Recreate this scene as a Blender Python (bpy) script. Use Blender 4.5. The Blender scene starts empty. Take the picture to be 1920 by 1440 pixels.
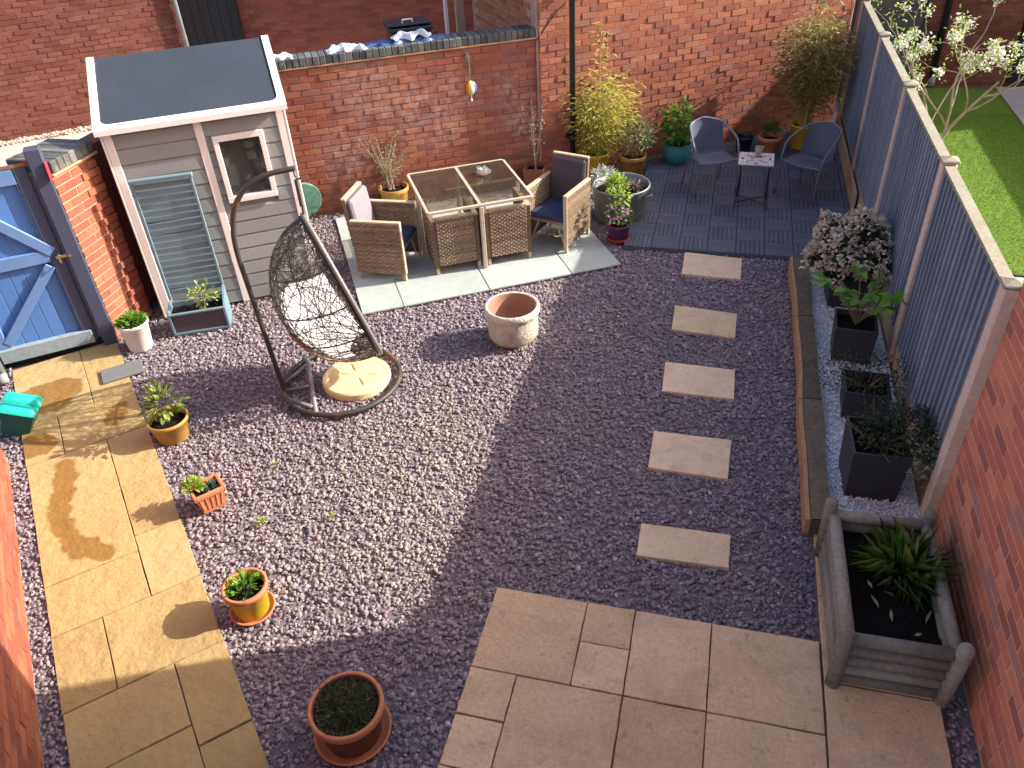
import bpy, math, random
import numpy as np
from mathutils import Vector, Matrix
random.seed(7); rng = np.random.default_rng(7)
R = math.radians
scene = bpy.context.scene
coll = scene.collection

# ------------------------------------------------------------------ camera, sky, sun, exposure
CAM_LOC = Vector((0.0, 0.0, 4.08))
F_PX = 1491.4                                   # focal length for a 1920 px wide frame
def cam_axes():
    pitch, roll, turn = 0.636160, 0.0626301, 0.283687
    cp, sp = math.cos(pitch), math.sin(pitch)
    right = np.array([1, 0, 0.]); fwd = np.array([0, cp, -sp]); down = np.array([0, -sp, -cp])
    c, s = math.cos(roll), math.sin(roll)
    r = c * right + s * down; d = -s * right + c * down
    c, s = math.cos(turn), math.sin(turn)
    rz = np.array([[c, -s, 0], [s, c, 0], [0, 0, 1.]])
    return rz @ r, rz @ d, rz @ fwd
AX_R, AX_D, AX_F = cam_axes()
cam_data = bpy.data.cameras.new('camera')
cam = bpy.data.objects.new('camera', cam_data); coll.objects.link(cam)
cam_data.sensor_width = 36.0; cam_data.lens = F_PX / 1920 * 36.0
cam_data.clip_start = 0.05; cam_data.clip_end = 300
m = Matrix.Identity(4)
for i in range(3):
    m[i][0] = AX_R[i]; m[i][1] = -AX_D[i]; m[i][2] = -AX_F[i]
    m[i][3] = CAM_LOC[i]
cam.matrix_world = m
scene.camera = cam
def project(p):
    v = np.asarray(p, float) - np.array(CAM_LOC)
    z = v @ AX_F
    return F_PX * (v @ AX_R) / z + 960, F_PX * (v @ AX_D) / z + 720, z

SUN_EL = R(28.5); SUN_AZ = R(65.5)        # clockwise from +Y
world = bpy.data.worlds.new('World'); scene.world = world; world.use_nodes = True
wn = world.node_tree.nodes; wl = world.node_tree.links
sky = wn.new('ShaderNodeTexSky'); sky.sky_type = 'NISHITA'; sky.sun_disc = False
sky.sun_elevation = SUN_EL; sky.sun_rotation = SUN_AZ; sky.air_density = 0.9; sky.dust_density = 3.0; sky.ozone_density = 0.7
bg = wn['Background']; bg.inputs['Strength'].default_value = 0.15
wl.new(sky.outputs[0], bg.inputs[0])
sun_data = bpy.data.lights.new('sun', 'SUN'); sun_data.energy = 4.1; sun_data.angle = R(0.5); sun_data.color = (1.0, 0.93, 0.82)
sun = bpy.data.objects.new('sun', sun_data); coll.objects.link(sun)
to_sun = Vector((math.sin(SUN_AZ) * math.cos(SUN_EL), math.cos(SUN_AZ) * math.cos(SUN_EL), math.sin(SUN_EL)))
sun.rotation_euler = to_sun.to_track_quat('Z', 'Y').to_euler(); sun.location = (8, 4, 9)
vs = scene.view_settings
scene.display_settings.display_device = 'sRGB'
vs.view_transform = 'Standard'; vs.look = 'None'; vs.gamma = 1.0; vs.use_curve_mapping = False
vs.exposure = 1.36

# ------------------------------------------------------------------ materials
def S(r, g, b, k=1.0):
    f = lambda c: (c / 255 / 12.92 if c / 255 <= 0.04045 else ((c / 255 + 0.055) / 1.055) ** 2.4) * k
    return (f(r), f(g), f(b))
MATS = {}
def mat(name, cols, rough=0.75, grain=None, blotch=None, bump=None, spec=0.35, metal=0.0, trans=0.0, tint=None, stain=None):
    """cols: one colour or ramp stops [(pos, colour)] read by the per-piece value 'rnd'. grain/blotch: (scale, amount). bump: (scale, strength)."""
    mt = bpy.data.materials.new(name); mt.use_nodes = True
    nt = mt.node_tree; N = nt.nodes; L = nt.links
    bs = N['Principled BSDF']
    geo = N.new('ShaderNodeNewGeometry')
    if isinstance(cols, list):
        at = N.new('ShaderNodeAttribute'); at.attribute_name = 'rnd'
        rp = N.new('ShaderNodeValToRGB'); el = rp.color_ramp.elements
        while len(el) < len(cols): el.new(0.5)
        for e, (p, c) in zip(el, cols): e.position = p; e.color = (*c, 1)
        L.new(at.outputs['Fac'], rp.inputs[0]); col = rp.outputs[0]
    else:
        rgb = N.new('ShaderNodeRGB'); rgb.outputs[0].default_value = (*cols, 1); col = rgb.outputs[0]
    def noise(scale, detail=4.0):
        n = N.new('ShaderNodeTexNoise'); n.inputs['Scale'].default_value = scale; n.inputs['Detail'].default_value = detail
        n.inputs['Roughness'].default_value = 0.62
        L.new(geo.outputs['Position'], n.inputs['Vector']); return n.outputs['Fac']
    val = None
    for gb in (grain, blotch):
        if not gb: continue
        mm = N.new('ShaderNodeMath'); mm.operation = 'MULTIPLY_ADD'
        L.new(noise(gb[0]), mm.inputs[0]); mm.inputs[1].default_value = 3.2 * gb[1]; mm.inputs[2].default_value = 1 - 1.6 * gb[1]
        if val is None: val = mm.outputs[0]
        else:
            m2 = N.new('ShaderNodeMath'); m2.operation = 'MULTIPLY'; L.new(val, m2.inputs[0]); L.new(mm.outputs[0], m2.inputs[1]); val = m2.outputs[0]
    if val is not None:
        vm = N.new('ShaderNodeVectorMath'); vm.operation = 'SCALE'; L.new(col, vm.inputs[0]); L.new(val, vm.inputs['Scale']); col = vm.outputs[0]
    def mixin(mask, colour):
        nonlocal col
        mx = N.new('ShaderNodeMix'); mx.data_type = 'RGBA'; L.new(mask, mx.inputs[0]); L.new(col, mx.inputs[6]); mx.inputs[7].default_value = (*colour, 1); col = mx.outputs[2]
    def ramp(v, lo, hi, amt=1.0):
        mr = N.new('ShaderNodeMapRange'); mr.inputs[1].default_value = lo; mr.inputs[2].default_value = hi; mr.inputs[4].default_value = amt
        L.new(v, mr.inputs[0]); return mr.outputs[0]
    if tint:                                       # patches of another colour: (scale, lo, hi, amount, colour)
        for sc, lo, hi, amt, c in tint: mixin(ramp(noise(sc, 5), lo, hi, amt), c)
    if stain:                                      # stains with a place and a shape: (points [(x,y,z,r)], wobble, soft, amount, colour, break-up)
        pts, wob, soft, amt, c, brk = stain
        nz = N.new('ShaderNodeTexNoise'); nz.inputs['Scale'].default_value = 9; L.new(geo.outputs['Position'], nz.inputs['Vector'])
        sub = N.new('ShaderNodeVectorMath'); sub.operation = 'SUBTRACT'; L.new(nz.outputs['Color'], sub.inputs[0]); sub.inputs[1].default_value = (.5, .5, .5)
        sc = N.new('ShaderNodeVectorMath'); sc.operation = 'SCALE'; L.new(sub.outputs[0], sc.inputs[0]); sc.inputs['Scale'].default_value = wob
        ad = N.new('ShaderNodeVectorMath'); ad.operation = 'ADD'; L.new(geo.outputs['Position'], ad.inputs[0]); L.new(sc.outputs[0], ad.inputs[1])
        best = None
        for x, y, z, r in pts:
            ds = N.new('ShaderNodeVectorMath'); ds.operation = 'DISTANCE'; L.new(ad.outputs[0], ds.inputs[0]); ds.inputs[1].default_value = (x, y, z)
            o = ramp(ds.outputs['Value'], r + soft, r - soft, amt)
            if best is None: best = o
            else:
                mx = N.new('ShaderNodeMath'); mx.operation = 'MAXIMUM'; L.new(best, mx.inputs[0]); L.new(o, mx.inputs[1]); best = mx.outputs[0]
        if brk:
            mu = N.new('ShaderNodeMath'); mu.operation = 'MULTIPLY'; L.new(best, mu.inputs[0]); L.new(ramp(noise(brk, 5), .38, .62), mu.inputs[1]); best = mu.outputs[0]
        mixin(best, c)
    L.new(col, bs.inputs['Base Color'])
    bs.inputs['Roughness'].default_value = rough; bs.inputs['Specular IOR Level'].default_value = spec; bs.inputs['Metallic'].default_value = metal
    if bump:
        b = N.new('ShaderNodeBump'); b.inputs['Strength'].default_value = bump[1]; b.inputs['Distance'].default_value = bump[2] if len(bump) > 2 else 0.01
        L.new(noise(bump[0], 6), b.inputs['Height']); L.new(b.outputs[0], bs.inputs['Normal'])
    if trans:
        tr = N.new('ShaderNodeBsdfTranslucent'); L.new(col, tr.inputs[0])
        ms = N.new('ShaderNodeMixShader'); ms.inputs[0].default_value = trans
        L.new(bs.outputs[0], ms.inputs[1]); L.new(tr.outputs[0], ms.inputs[2]); L.new(ms.outputs[0], N['Material Output'].inputs[0])
    MATS[name] = mt
    return mt
def glass(name, col, rough=0.05, alpha=0.25):
    mt = bpy.data.materials.new(name); mt.use_nodes = True
    nt = mt.node_tree; N = nt.nodes; L = nt.links
    t = N.new('ShaderNodeBsdfTransparent'); t.inputs[0].default_value = (*col, 1)
    g = N.new('ShaderNodeBsdfGlossy'); g.inputs['Roughness'].default_value = rough
    lw = N.new('ShaderNodeLayerWeight'); lw.inputs[0].default_value = .5; pw = N.new('ShaderNodeMath'); pw.operation = 'POWER'; L.new(lw.outputs['Facing'], pw.inputs[0]); pw.inputs[1].default_value = 4
    fr = N.new('ShaderNodeMath'); fr.operation = 'MULTIPLY_ADD'; L.new(pw.outputs[0], fr.inputs[0]); fr.inputs[1].default_value = .6; fr.inputs[2].default_value = .03
    ms = N.new('ShaderNodeMixShader'); L.new(fr.outputs[0], ms.inputs[0]); L.new(t.outputs[0], ms.inputs[1]); L.new(g.outputs[0], ms.inputs[2])
    df = N.new('ShaderNodeBsdfDiffuse'); df.inputs[0].default_value = (0.5, 0.48, 0.42, 1)
    m2 = N.new('ShaderNodeMixShader'); m2.inputs[0].default_value = alpha; L.new(ms.outputs[0], m2.inputs[1]); L.new(df.outputs[0], m2.inputs[2])
    L.new(m2.outputs[0], N['Material Output'].inputs[0]); return mt

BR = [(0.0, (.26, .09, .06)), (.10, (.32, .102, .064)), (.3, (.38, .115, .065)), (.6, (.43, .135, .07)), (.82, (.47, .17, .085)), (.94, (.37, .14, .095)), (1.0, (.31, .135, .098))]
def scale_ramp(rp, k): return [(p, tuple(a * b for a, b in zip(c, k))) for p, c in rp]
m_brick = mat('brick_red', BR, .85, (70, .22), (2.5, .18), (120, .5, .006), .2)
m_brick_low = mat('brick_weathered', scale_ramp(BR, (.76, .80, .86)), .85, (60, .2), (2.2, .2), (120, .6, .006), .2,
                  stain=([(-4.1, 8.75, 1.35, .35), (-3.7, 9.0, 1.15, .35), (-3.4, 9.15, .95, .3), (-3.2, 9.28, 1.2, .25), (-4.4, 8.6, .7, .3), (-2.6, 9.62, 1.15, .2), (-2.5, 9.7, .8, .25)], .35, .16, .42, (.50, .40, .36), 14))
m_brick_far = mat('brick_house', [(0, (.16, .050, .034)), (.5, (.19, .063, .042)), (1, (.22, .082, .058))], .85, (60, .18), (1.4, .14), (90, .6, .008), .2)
m_brick_deepshade = mat('brick_deep_shade', scale_ramp(BR, (.62, .52, .66)), .85, (60, .22), (1.4, .2), (90, .5, .006), .2)  # same red brick darkened towards purple: deep shade put into the colour
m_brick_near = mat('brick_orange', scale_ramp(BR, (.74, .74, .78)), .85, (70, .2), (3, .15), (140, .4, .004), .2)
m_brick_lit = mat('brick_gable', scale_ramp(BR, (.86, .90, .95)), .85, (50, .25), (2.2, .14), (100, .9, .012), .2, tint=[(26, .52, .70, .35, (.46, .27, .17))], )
m_brick_shade = mat('brick_orange_lifted', scale_ramp(BR, (1.38, 1.55, 1.75)), .85, (70, .16), (3, .12), (140, .4, .004), .2)  # brighter copy of the orange brick, lifting the shaded right wall by colour
m_mortar_warm = mat('mortar_warm', (.66, .41, .31), .95, (80, .12), (2, .12), (150, .4, .004), .1)
m_mortar = mat('mortar', (.42, .33, .27), .95, (80, .15), (2, .15), (150, .4, .004), .1)
m_mortar_dark = mat('mortar_dark', (.25, .135, .10), .95, (80, .15), (2, .2), (150, .4, .004), .1)
m_mortar_pink = mat('mortar_pink', (.42, .26, .195), .95, (80, .15), (2, .15), (150, .4, .004), .1)
m_cope = mat('coping_blue_brick', [(0, (.055, .056, .056)), (.6, (.10, .102, .10)), (1, (.155, .15, .135))], .7, (50, .3), (6, .3), (80, .5, .006), .4, tint=[(9, .55, .7, .5, (.25, .25, .21))])
m_tilecourse = mat('creasing_tile', (.52, .27, .15), .85, (60, .2), (5, .25), (90, .4, .005), .2)
m_slate = mat('plum_slate', [(0, (.13, .105, .125)), (.2, (.185, .148, .172)), (.5, (.24, .19, .212)), (.8, (.285, .23, .245)), (.95, (.325, .272, .272)), (.99, (.38, .33, .315)), (1, (.52, .47, .43))], .78, (90, .14), (.9, .12), None, .25,
              tint=[(.8, .50, .74, .45, (.36, .29, .20)), (5, .66, .78, .4, (.30, .27, .12))],
              stain=([(-2.2, 3.6, 0, .75), (-1.95, 4.3, 0, .7), (-2.5, 2.9, 0, .5)], 1.2, .5, .42, (.42, .34, .27), 6))
m_pebble = mat('white_pebble', [(0, (.50, .49, .50)), (.3, (.74, .73, .73)), (1, (.88, .87, .85))], .6, None, None, None, .4)
m_pebble_base = mat('pale_grit', (.74, .73, .73), .9, (70, .4), (6, .2), (80, .8, .01), .2)
m_soilbed = mat('gravel_bed', (.175, .14, .155), .95, (60, .4), (3, .2), None, .1)
m_soil = mat('compost', (.013, .010, .010), .95, (90, .5), None, (60, .9, .02), .1)
m_ground = mat('earth', (.16, .13, .11), .95, (8, .2), (.6, .2), None, .1)
m_concrete = mat('concrete_path', (.46, .42, .37), .9, (30, .15), (1.5, .15), (60, .3, .004), .2)
m_peb_far = mat('buff_gravel', [(0, (.45, .33, .24)), (1, (.68, .56, .44))], .9, None, None, None, .2)
def PA(a, c): return (c - a) * .7071068, (c + a) * .7071068
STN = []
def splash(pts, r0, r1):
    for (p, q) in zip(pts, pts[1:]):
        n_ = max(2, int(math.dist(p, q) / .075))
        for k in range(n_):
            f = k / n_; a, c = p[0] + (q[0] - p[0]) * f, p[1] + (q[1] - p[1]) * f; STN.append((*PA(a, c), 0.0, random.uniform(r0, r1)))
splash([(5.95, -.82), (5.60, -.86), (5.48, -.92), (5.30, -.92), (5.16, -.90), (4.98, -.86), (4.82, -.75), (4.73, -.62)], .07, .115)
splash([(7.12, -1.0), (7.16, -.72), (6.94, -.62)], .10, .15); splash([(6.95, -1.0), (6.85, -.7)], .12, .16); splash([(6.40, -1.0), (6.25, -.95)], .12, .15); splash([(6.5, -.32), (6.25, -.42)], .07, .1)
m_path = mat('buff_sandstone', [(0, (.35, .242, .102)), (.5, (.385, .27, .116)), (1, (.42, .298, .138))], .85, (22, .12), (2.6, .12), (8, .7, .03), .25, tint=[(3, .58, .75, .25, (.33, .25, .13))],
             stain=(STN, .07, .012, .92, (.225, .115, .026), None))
m_slab = mat('beige_slab', [(0, (.60, .41, .24)), (.5, (.68, .47, .28)), (1, (.74, .525, .325))], .88, (40, .20), (3.2, .16), (50, .8, .010), .2, tint=[(3, .52, .70, .5, (.42, .28, .19)), (13, .58, .70, .55, (.30, .205, .15)), (9, .60, .72, .4, (.80, .62, .46)), (60, .62, .70, .6, (.20, .14, .10))])
m_step = mat('stepping_stone', [(0, (.62, .455, .285)), (.5, (.70, .52, .335)), (1, (.74, .535, .375))], .88, (45, .14), (5, .15), (60, .6, .008), .2, tint=[(7, .54, .72, .5, (.38, .29, .22)), (50, .64, .74, .5, (.28, .21, .16))])
m_joint = mat('dark_joint', (.10, .075, .06), .95, (60, .3), None, None, .1)
m_porc = mat('grey_porcelain', [(0, (.37, .41, .39)), (1, (.43, .46, .435))], .55, (12, .1), (2.4, .12), (30, .15, .003), .45, tint=[(5, .58, .75, .2, (.62, .63, .58))])
m_deck = mat('charcoal_deck', [(0, (.085, .097, .13)), (1, (.11, .122, .158))], .6, (40, .2), (3, .2), (60, .3, .003), .4, tint=[(4, .6, .75, .25, (.16, .15, .15))])
m_fence = mat('navy_fence', [(0, (.165, .205, .265)), (.5, (.205, .245, .31)), (1, (.25, .29, .355))], .75, (35, .15), (3, .15), (50, .3, .003), .3)
m_post = mat('timber_post', [(0, (.56, .43, .35)), (1, (.68, .54, .45))], .85, (30, .18), (4, .15), (60, .4, .004), .2)
m_cap = mat('lichen_rail', (.29, .27, .20), .9, (40, .25), (5, .2), (60, .5, .005), .15, tint=[(8, .5, .66, .6, (.34, .35, .26)), (5, .6, .75, .5, (.18, .165, .13))])
m_gboard = mat('gravel_board', (.40, .30, .21), .9, (30, .2), (4, .2), (60, .4, .004), .2)
m_sleeper = mat('sleeper', [(0, (.085, .065, .045)), (.5, (.14, .11, .075)), (1, (.19, .15, .105))], .9, (25, .35), (5, .3), (50, .5, .006), .15, tint=[(4, .55, .7, .5, (.20, .19, .16))])
m_sleeper_edge = mat('sleeper_edge', (.40, .24, .13), .9, (30, .3), (6, .25), (50, .4, .005), .15)
m_log = mat('grey_log', [(0, (.20, .185, .15)), (1, (.33, .31, .25))], .9, (35, .32), (4, .25), (45, .9, .008), .15, tint=[(3, .5, .7, .4, (.33, .32, .24))])
m_blue = mat('blue_paint', [(0, (.065, .165, .41)), (1, (.09, .205, .47))], .55, (40, .08), (4, .1), (30, .2, .003), .4)
m_bluefr = mat('blue_paint_pale', (.125, .225, .44), .55, (40, .1), (4, .12), None, .4)
m_bluepost_shade = mat('blue_post_shade', (.055, .062, .105), .6, (40, .15), (4, .1), None, .35)  # dark post paint, also the shade painted on the right stile
m_weather = mat('weathered_sill', (.24, .29, .32), .8, (25, .2), (5, .2), None, .2)
m_rust = mat('rust', (.24, .11, .05), .8, (60, .35), (8, .25), None, .3)
m_brass = mat('brass', (.45, .38, .25), .35, None, None, None, .5, .9)
m_shed = mat('shed_grey', [(0, (.232, .232, .228)), (1, (.275, .275, .27))], .7, (30, .06), (3, .06), None, .3)
m_trim = mat('white_trim', (.78, .70, .66), .6, (40, .05), (4, .07), None, .35)
m_felt = mat('roof_felt', (.034, .044, .060), .9, (120, .25), (2, .12), (120, .5, .004), .25, tint=[(14, .70, .76, .5, (.09, .10, .10)), (1.5, .5, .8, .3, (.06, .06, .07))])
m_dark = mat('dark_interior', (.012, .012, .015), .4, None, None, None, .5)
m_junk = mat('clutter', [(0, (.05, .04, .05)), (1, (.30, .24, .18))], .7)
m_teal_paint = mat('duckegg_paint', [(0, (.125, .195, .235)), (1, (.16, .24, .285))], .65, (40, .08), (5, .12), None, .3)
m_black = mat('black_metal', (.022, .02, .02), .5, (60, .2), (8, .2), None, .5)
m_grey_metal = mat('grey_metal', (.17, .17, .165), .45, (60, .15), (6, .2), None, .5)
m_egg = mat('egg_frame', (.040, .036, .032), .55, (60, .25), (7, .35), None, .45, tint=[(3.2, .58, .66, .8, (.20, .085, .045))])
m_weave = mat('black_weave', [(0, (.030, .028, .027)), (1, (.085, .080, .072))], .5, None, None, None, .5)
m_strap = mat('brown_weave', [(0, (.20, .09, .04)), (1, (.42, .17, .09))], .6, (60, .2), None, None, .4)
m_cush_w = mat('white_cushion', (.86, .85, .85), .9, (30, .03), (6, .04), (25, .25, .01), .2, 0, .65)
m_cush_g = mat('grey_cushion', (.21, .195, .22), .9, (200, .06), (5, .06), None, .2)
m_cush_d = mat('charcoal_cushion', (.085, .068, .078), .9, (200, .08), (5, .08), None, .2)
m_cush_n = mat('navy_cushion', (.035, .045, .105), .9, (200, .08), (5, .08), None, .2)
m_wick = mat('wicker', [(0, (.12, .080, .050)), (.4, (.225, .155, .098)), (1, (.38, .29, .195))], .6, (90, .2), None, None, .35)
m_wickrim = mat('wicker_rim', (.50, .38, .26), .6, (70, .25), (10, .2), None, .35)
m_tframe = mat('table_frame', (.46, .40, .30), .5, (60, .2), (8, .2), None, .4)
m_glass = glass('table_glass', (.66, .62, .54), .03, .03)
m_pane = glass('clear_pane', (.85, .88, .9), .02, .05)
m_terra = mat('terracotta', [(0, (.42, .15, .075)), (1, (.52, .20, .10))], .8, (50, .15), (7, .18), (90, .3, .004), .25)
m_terra_dk = mat('terracotta_aged', (.22, .075, .05), .8, (50, .2), (7, .25), (90, .3, .004), .25)
m_yellow = mat('yellow_glaze', (.62, .43, .03), .35, (30, .08), (8, .15), None, .5)
m_ochre = mat('ochre_glaze', (.42, .24, .05), .5, (30, .15), (8, .25), None, .4, tint=[(6, .55, .7, .5, (.30, .20, .07))])
m_whitepot = mat('white_plastic', (.80, .76, .70), .5, None, (10, .05), None, .4)
m_tealglaze = mat('teal_glaze', (.04, .22, .24), .25, (20, .1), (7, .15), None, .6)
m_purplepot = mat('plum_pot', (.13, .035, .11), .5, None, (8, .2), None, .4)
m_redpot = mat('red_saucer', (.35, .04, .035), .5, None, None, None, .4)
m_steel = mat('galvanised', (.24, .245, .24), .5, (30, .15), (5, .3), None, .5, .3)
m_plantbox = mat('graphite_planter', (.040, .040, .048), .5, (30, .1), (5, .1), None, .4)
m_tealplastic = mat('turquoise_plastic', (.012, .44, .36), .4, None, (9, .1), (20, .3, .01), .5)
m_tealshade = mat('turquoise_shaded', (.02, .11, .085), .5, None, None, None, .4)  # tub's shaded side: the lid's turquoise with shade put into it
m_greendisc = mat('green_disc', (.115, .26, .195), .55, (30, .06), (6, .1), None, .35)
m_discstone = mat('cream_stone', (.72, .55, .30), .85, (40, .08), (7, .06), (50, .3, .004), .25)
m_fire = mat('cream_clay', (.60, .56, .46), .92, (30, .2), (5, .18), (26, .9, .02), .15, tint=[(5, .46, .62, .7, (.40, .24, .17)), (18, .58, .7, .6, (.62, .58, .50)), (11, .6, .7, .5, (.30, .24, .19))])
m_firein = mat('clay_inside', (.34, .19, .13), .9, (30, .2), (5, .25), None, .15)
m_sling = mat('grey_sling', (.095, .10, .14), .8, (300, .12), (5, .08), None, .25)
m_chairmetal = mat('slate_metal', (.13, .14, .165), .4, None, (6, .15), None, .5)
m_mosaic = mat('pale_mosaic', [(0, (.50, .46, .43)), (1, (.72, .67, .63))], .5, None, None, None, .4)
m_mosdark = mat('dark_mosaic', [(0, (.03, .03, .04)), (1, (.10, .09, .09))], .5, None, None, None, .4)
m_candle = glass('pink_glass', (.9, .75, .78), .05, .3)
m_lawn = mat('artificial_grass', [(0, (.10, .19, .02)), (1, (.20, .31, .04))], .8, (40, .2), (2, .15), None, .2)
m_lawnbase = mat('lawn_base', (.135, .225, .025), .9, (90, .3), (1.5, .12), (90, .6, .02), .2)
m_bark = mat('pale_bark', (.36, .28, .20), .85, (40, .25), (8, .2), None, .2)
m_cane = mat('bamboo_cane', [(0, (.40, .27, .06)), (1, (.50, .42, .15))], .6, None, None, None, .35)
m_twig = mat('brown_twig', (.20, .15, .085), .85, (40, .2), None, None, .2)
def leafmat(n, a, b, c, tr=.35, rough=.5): return mat(n, [(0, a), (.55, b), (1, c)], rough, None, None, None, .35, 0, tr)
l_bam = leafmat('bamboo_leaf', (.34, .34, .06), (.53, .52, .11), (.70, .62, .22), .45)
l_bam2 = leafmat('bamboo_leaf_lit_tips', (.17, .15, .035), (.28, .26, .07), (.78, .70, .40))  # last stop carries the sunlit paleness of the tips
l_green = leafmat('fresh_leaf', (.07, .17, .02), (.13, .30, .03), (.24, .42, .05))
l_lime = leafmat('lime_leaf', (.22, .36, .05), (.34, .48, .07), (.50, .58, .14))
l_mid = leafmat('mid_leaf', (.05, .11, .025), (.09, .18, .035), (.16, .26, .06))
l_dark = leafmat('dark_leaf', (.018, .030, .012), (.035, .052, .02), (.075, .085, .032), .2)
l_grey = leafmat('sage_leaf', (.12, .15, .07), (.21, .25, .11), (.33, .36, .19))
l_moss = leafmat('thyme_leaf', (.04, .05, .022), (.075, .088, .038), (.15, .14, .07), .2, .8)
l_olive = leafmat('olive_leaf', (.25, .24, .11), (.38, .35, .17), (.52, .47, .27))
l_blossom = leafmat('white_petal', (.62, .62, .42), (.78, .78, .66), (.85, .85, .78), .3, .7)
l_pink = leafmat('blush_petal', (.48, .38, .27), (.68, .59, .46), (.78, .71, .58), .3, .7)
l_mauve = leafmat('mauve_petal', (.42, .22, .36), (.55, .36, .46), (.62, .48, .52), .3, .7)
l_silver = leafmat('silver_leaf', (.40, .43, .38), (.52, .55, .50), (.62, .64, .60), .2, .7)
m_blackbin = mat('black_plastic', (.014, .015, .02), .4, None, (6, .2), None, .5)
m_bluesheet = mat('blue_plastic', (.045, .085, .21), .45, None, (8, .25), None, .5)
m_whitesheet = mat('white_plastic_sheet', (.66, .68, .70), .45, None, (8, .12), None, .5)
m_redtape = mat('red_tape', (.55, .03, .045), .5, None, None, None, .4)
m_pipe = mat('black_pipe', (.016, .017, .019), .35, None, (5, .15), None, .5)
m_pipegrey = mat('grey_pipe', (.23, .23, .23), .5, (30, .1), (5, .2), None, .4)
m_darkwall = mat('charcoal_boards', [(0, (.055, .05, .052)), (1, (.085, .077, .078))], .9, (30, .15), (3, .15), None, .2)
m_blackboards = mat('black_boards', (.010, .010, .014), .7, (30, .2), None, None, .3)  # black of the shaded gap panel, also used on the gate step
m_paletimber = mat('pale_timber', (.42, .28, .18), .85, (25, .2), (6, .15), None, .2)
m_slatetile = mat('slate_offcut', (.15, .155, .155), .75, (60, .15), (9, .15), (60, .3, .004), .3)
def solid(n, c, r=.5): return mat(n, c, r)

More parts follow.
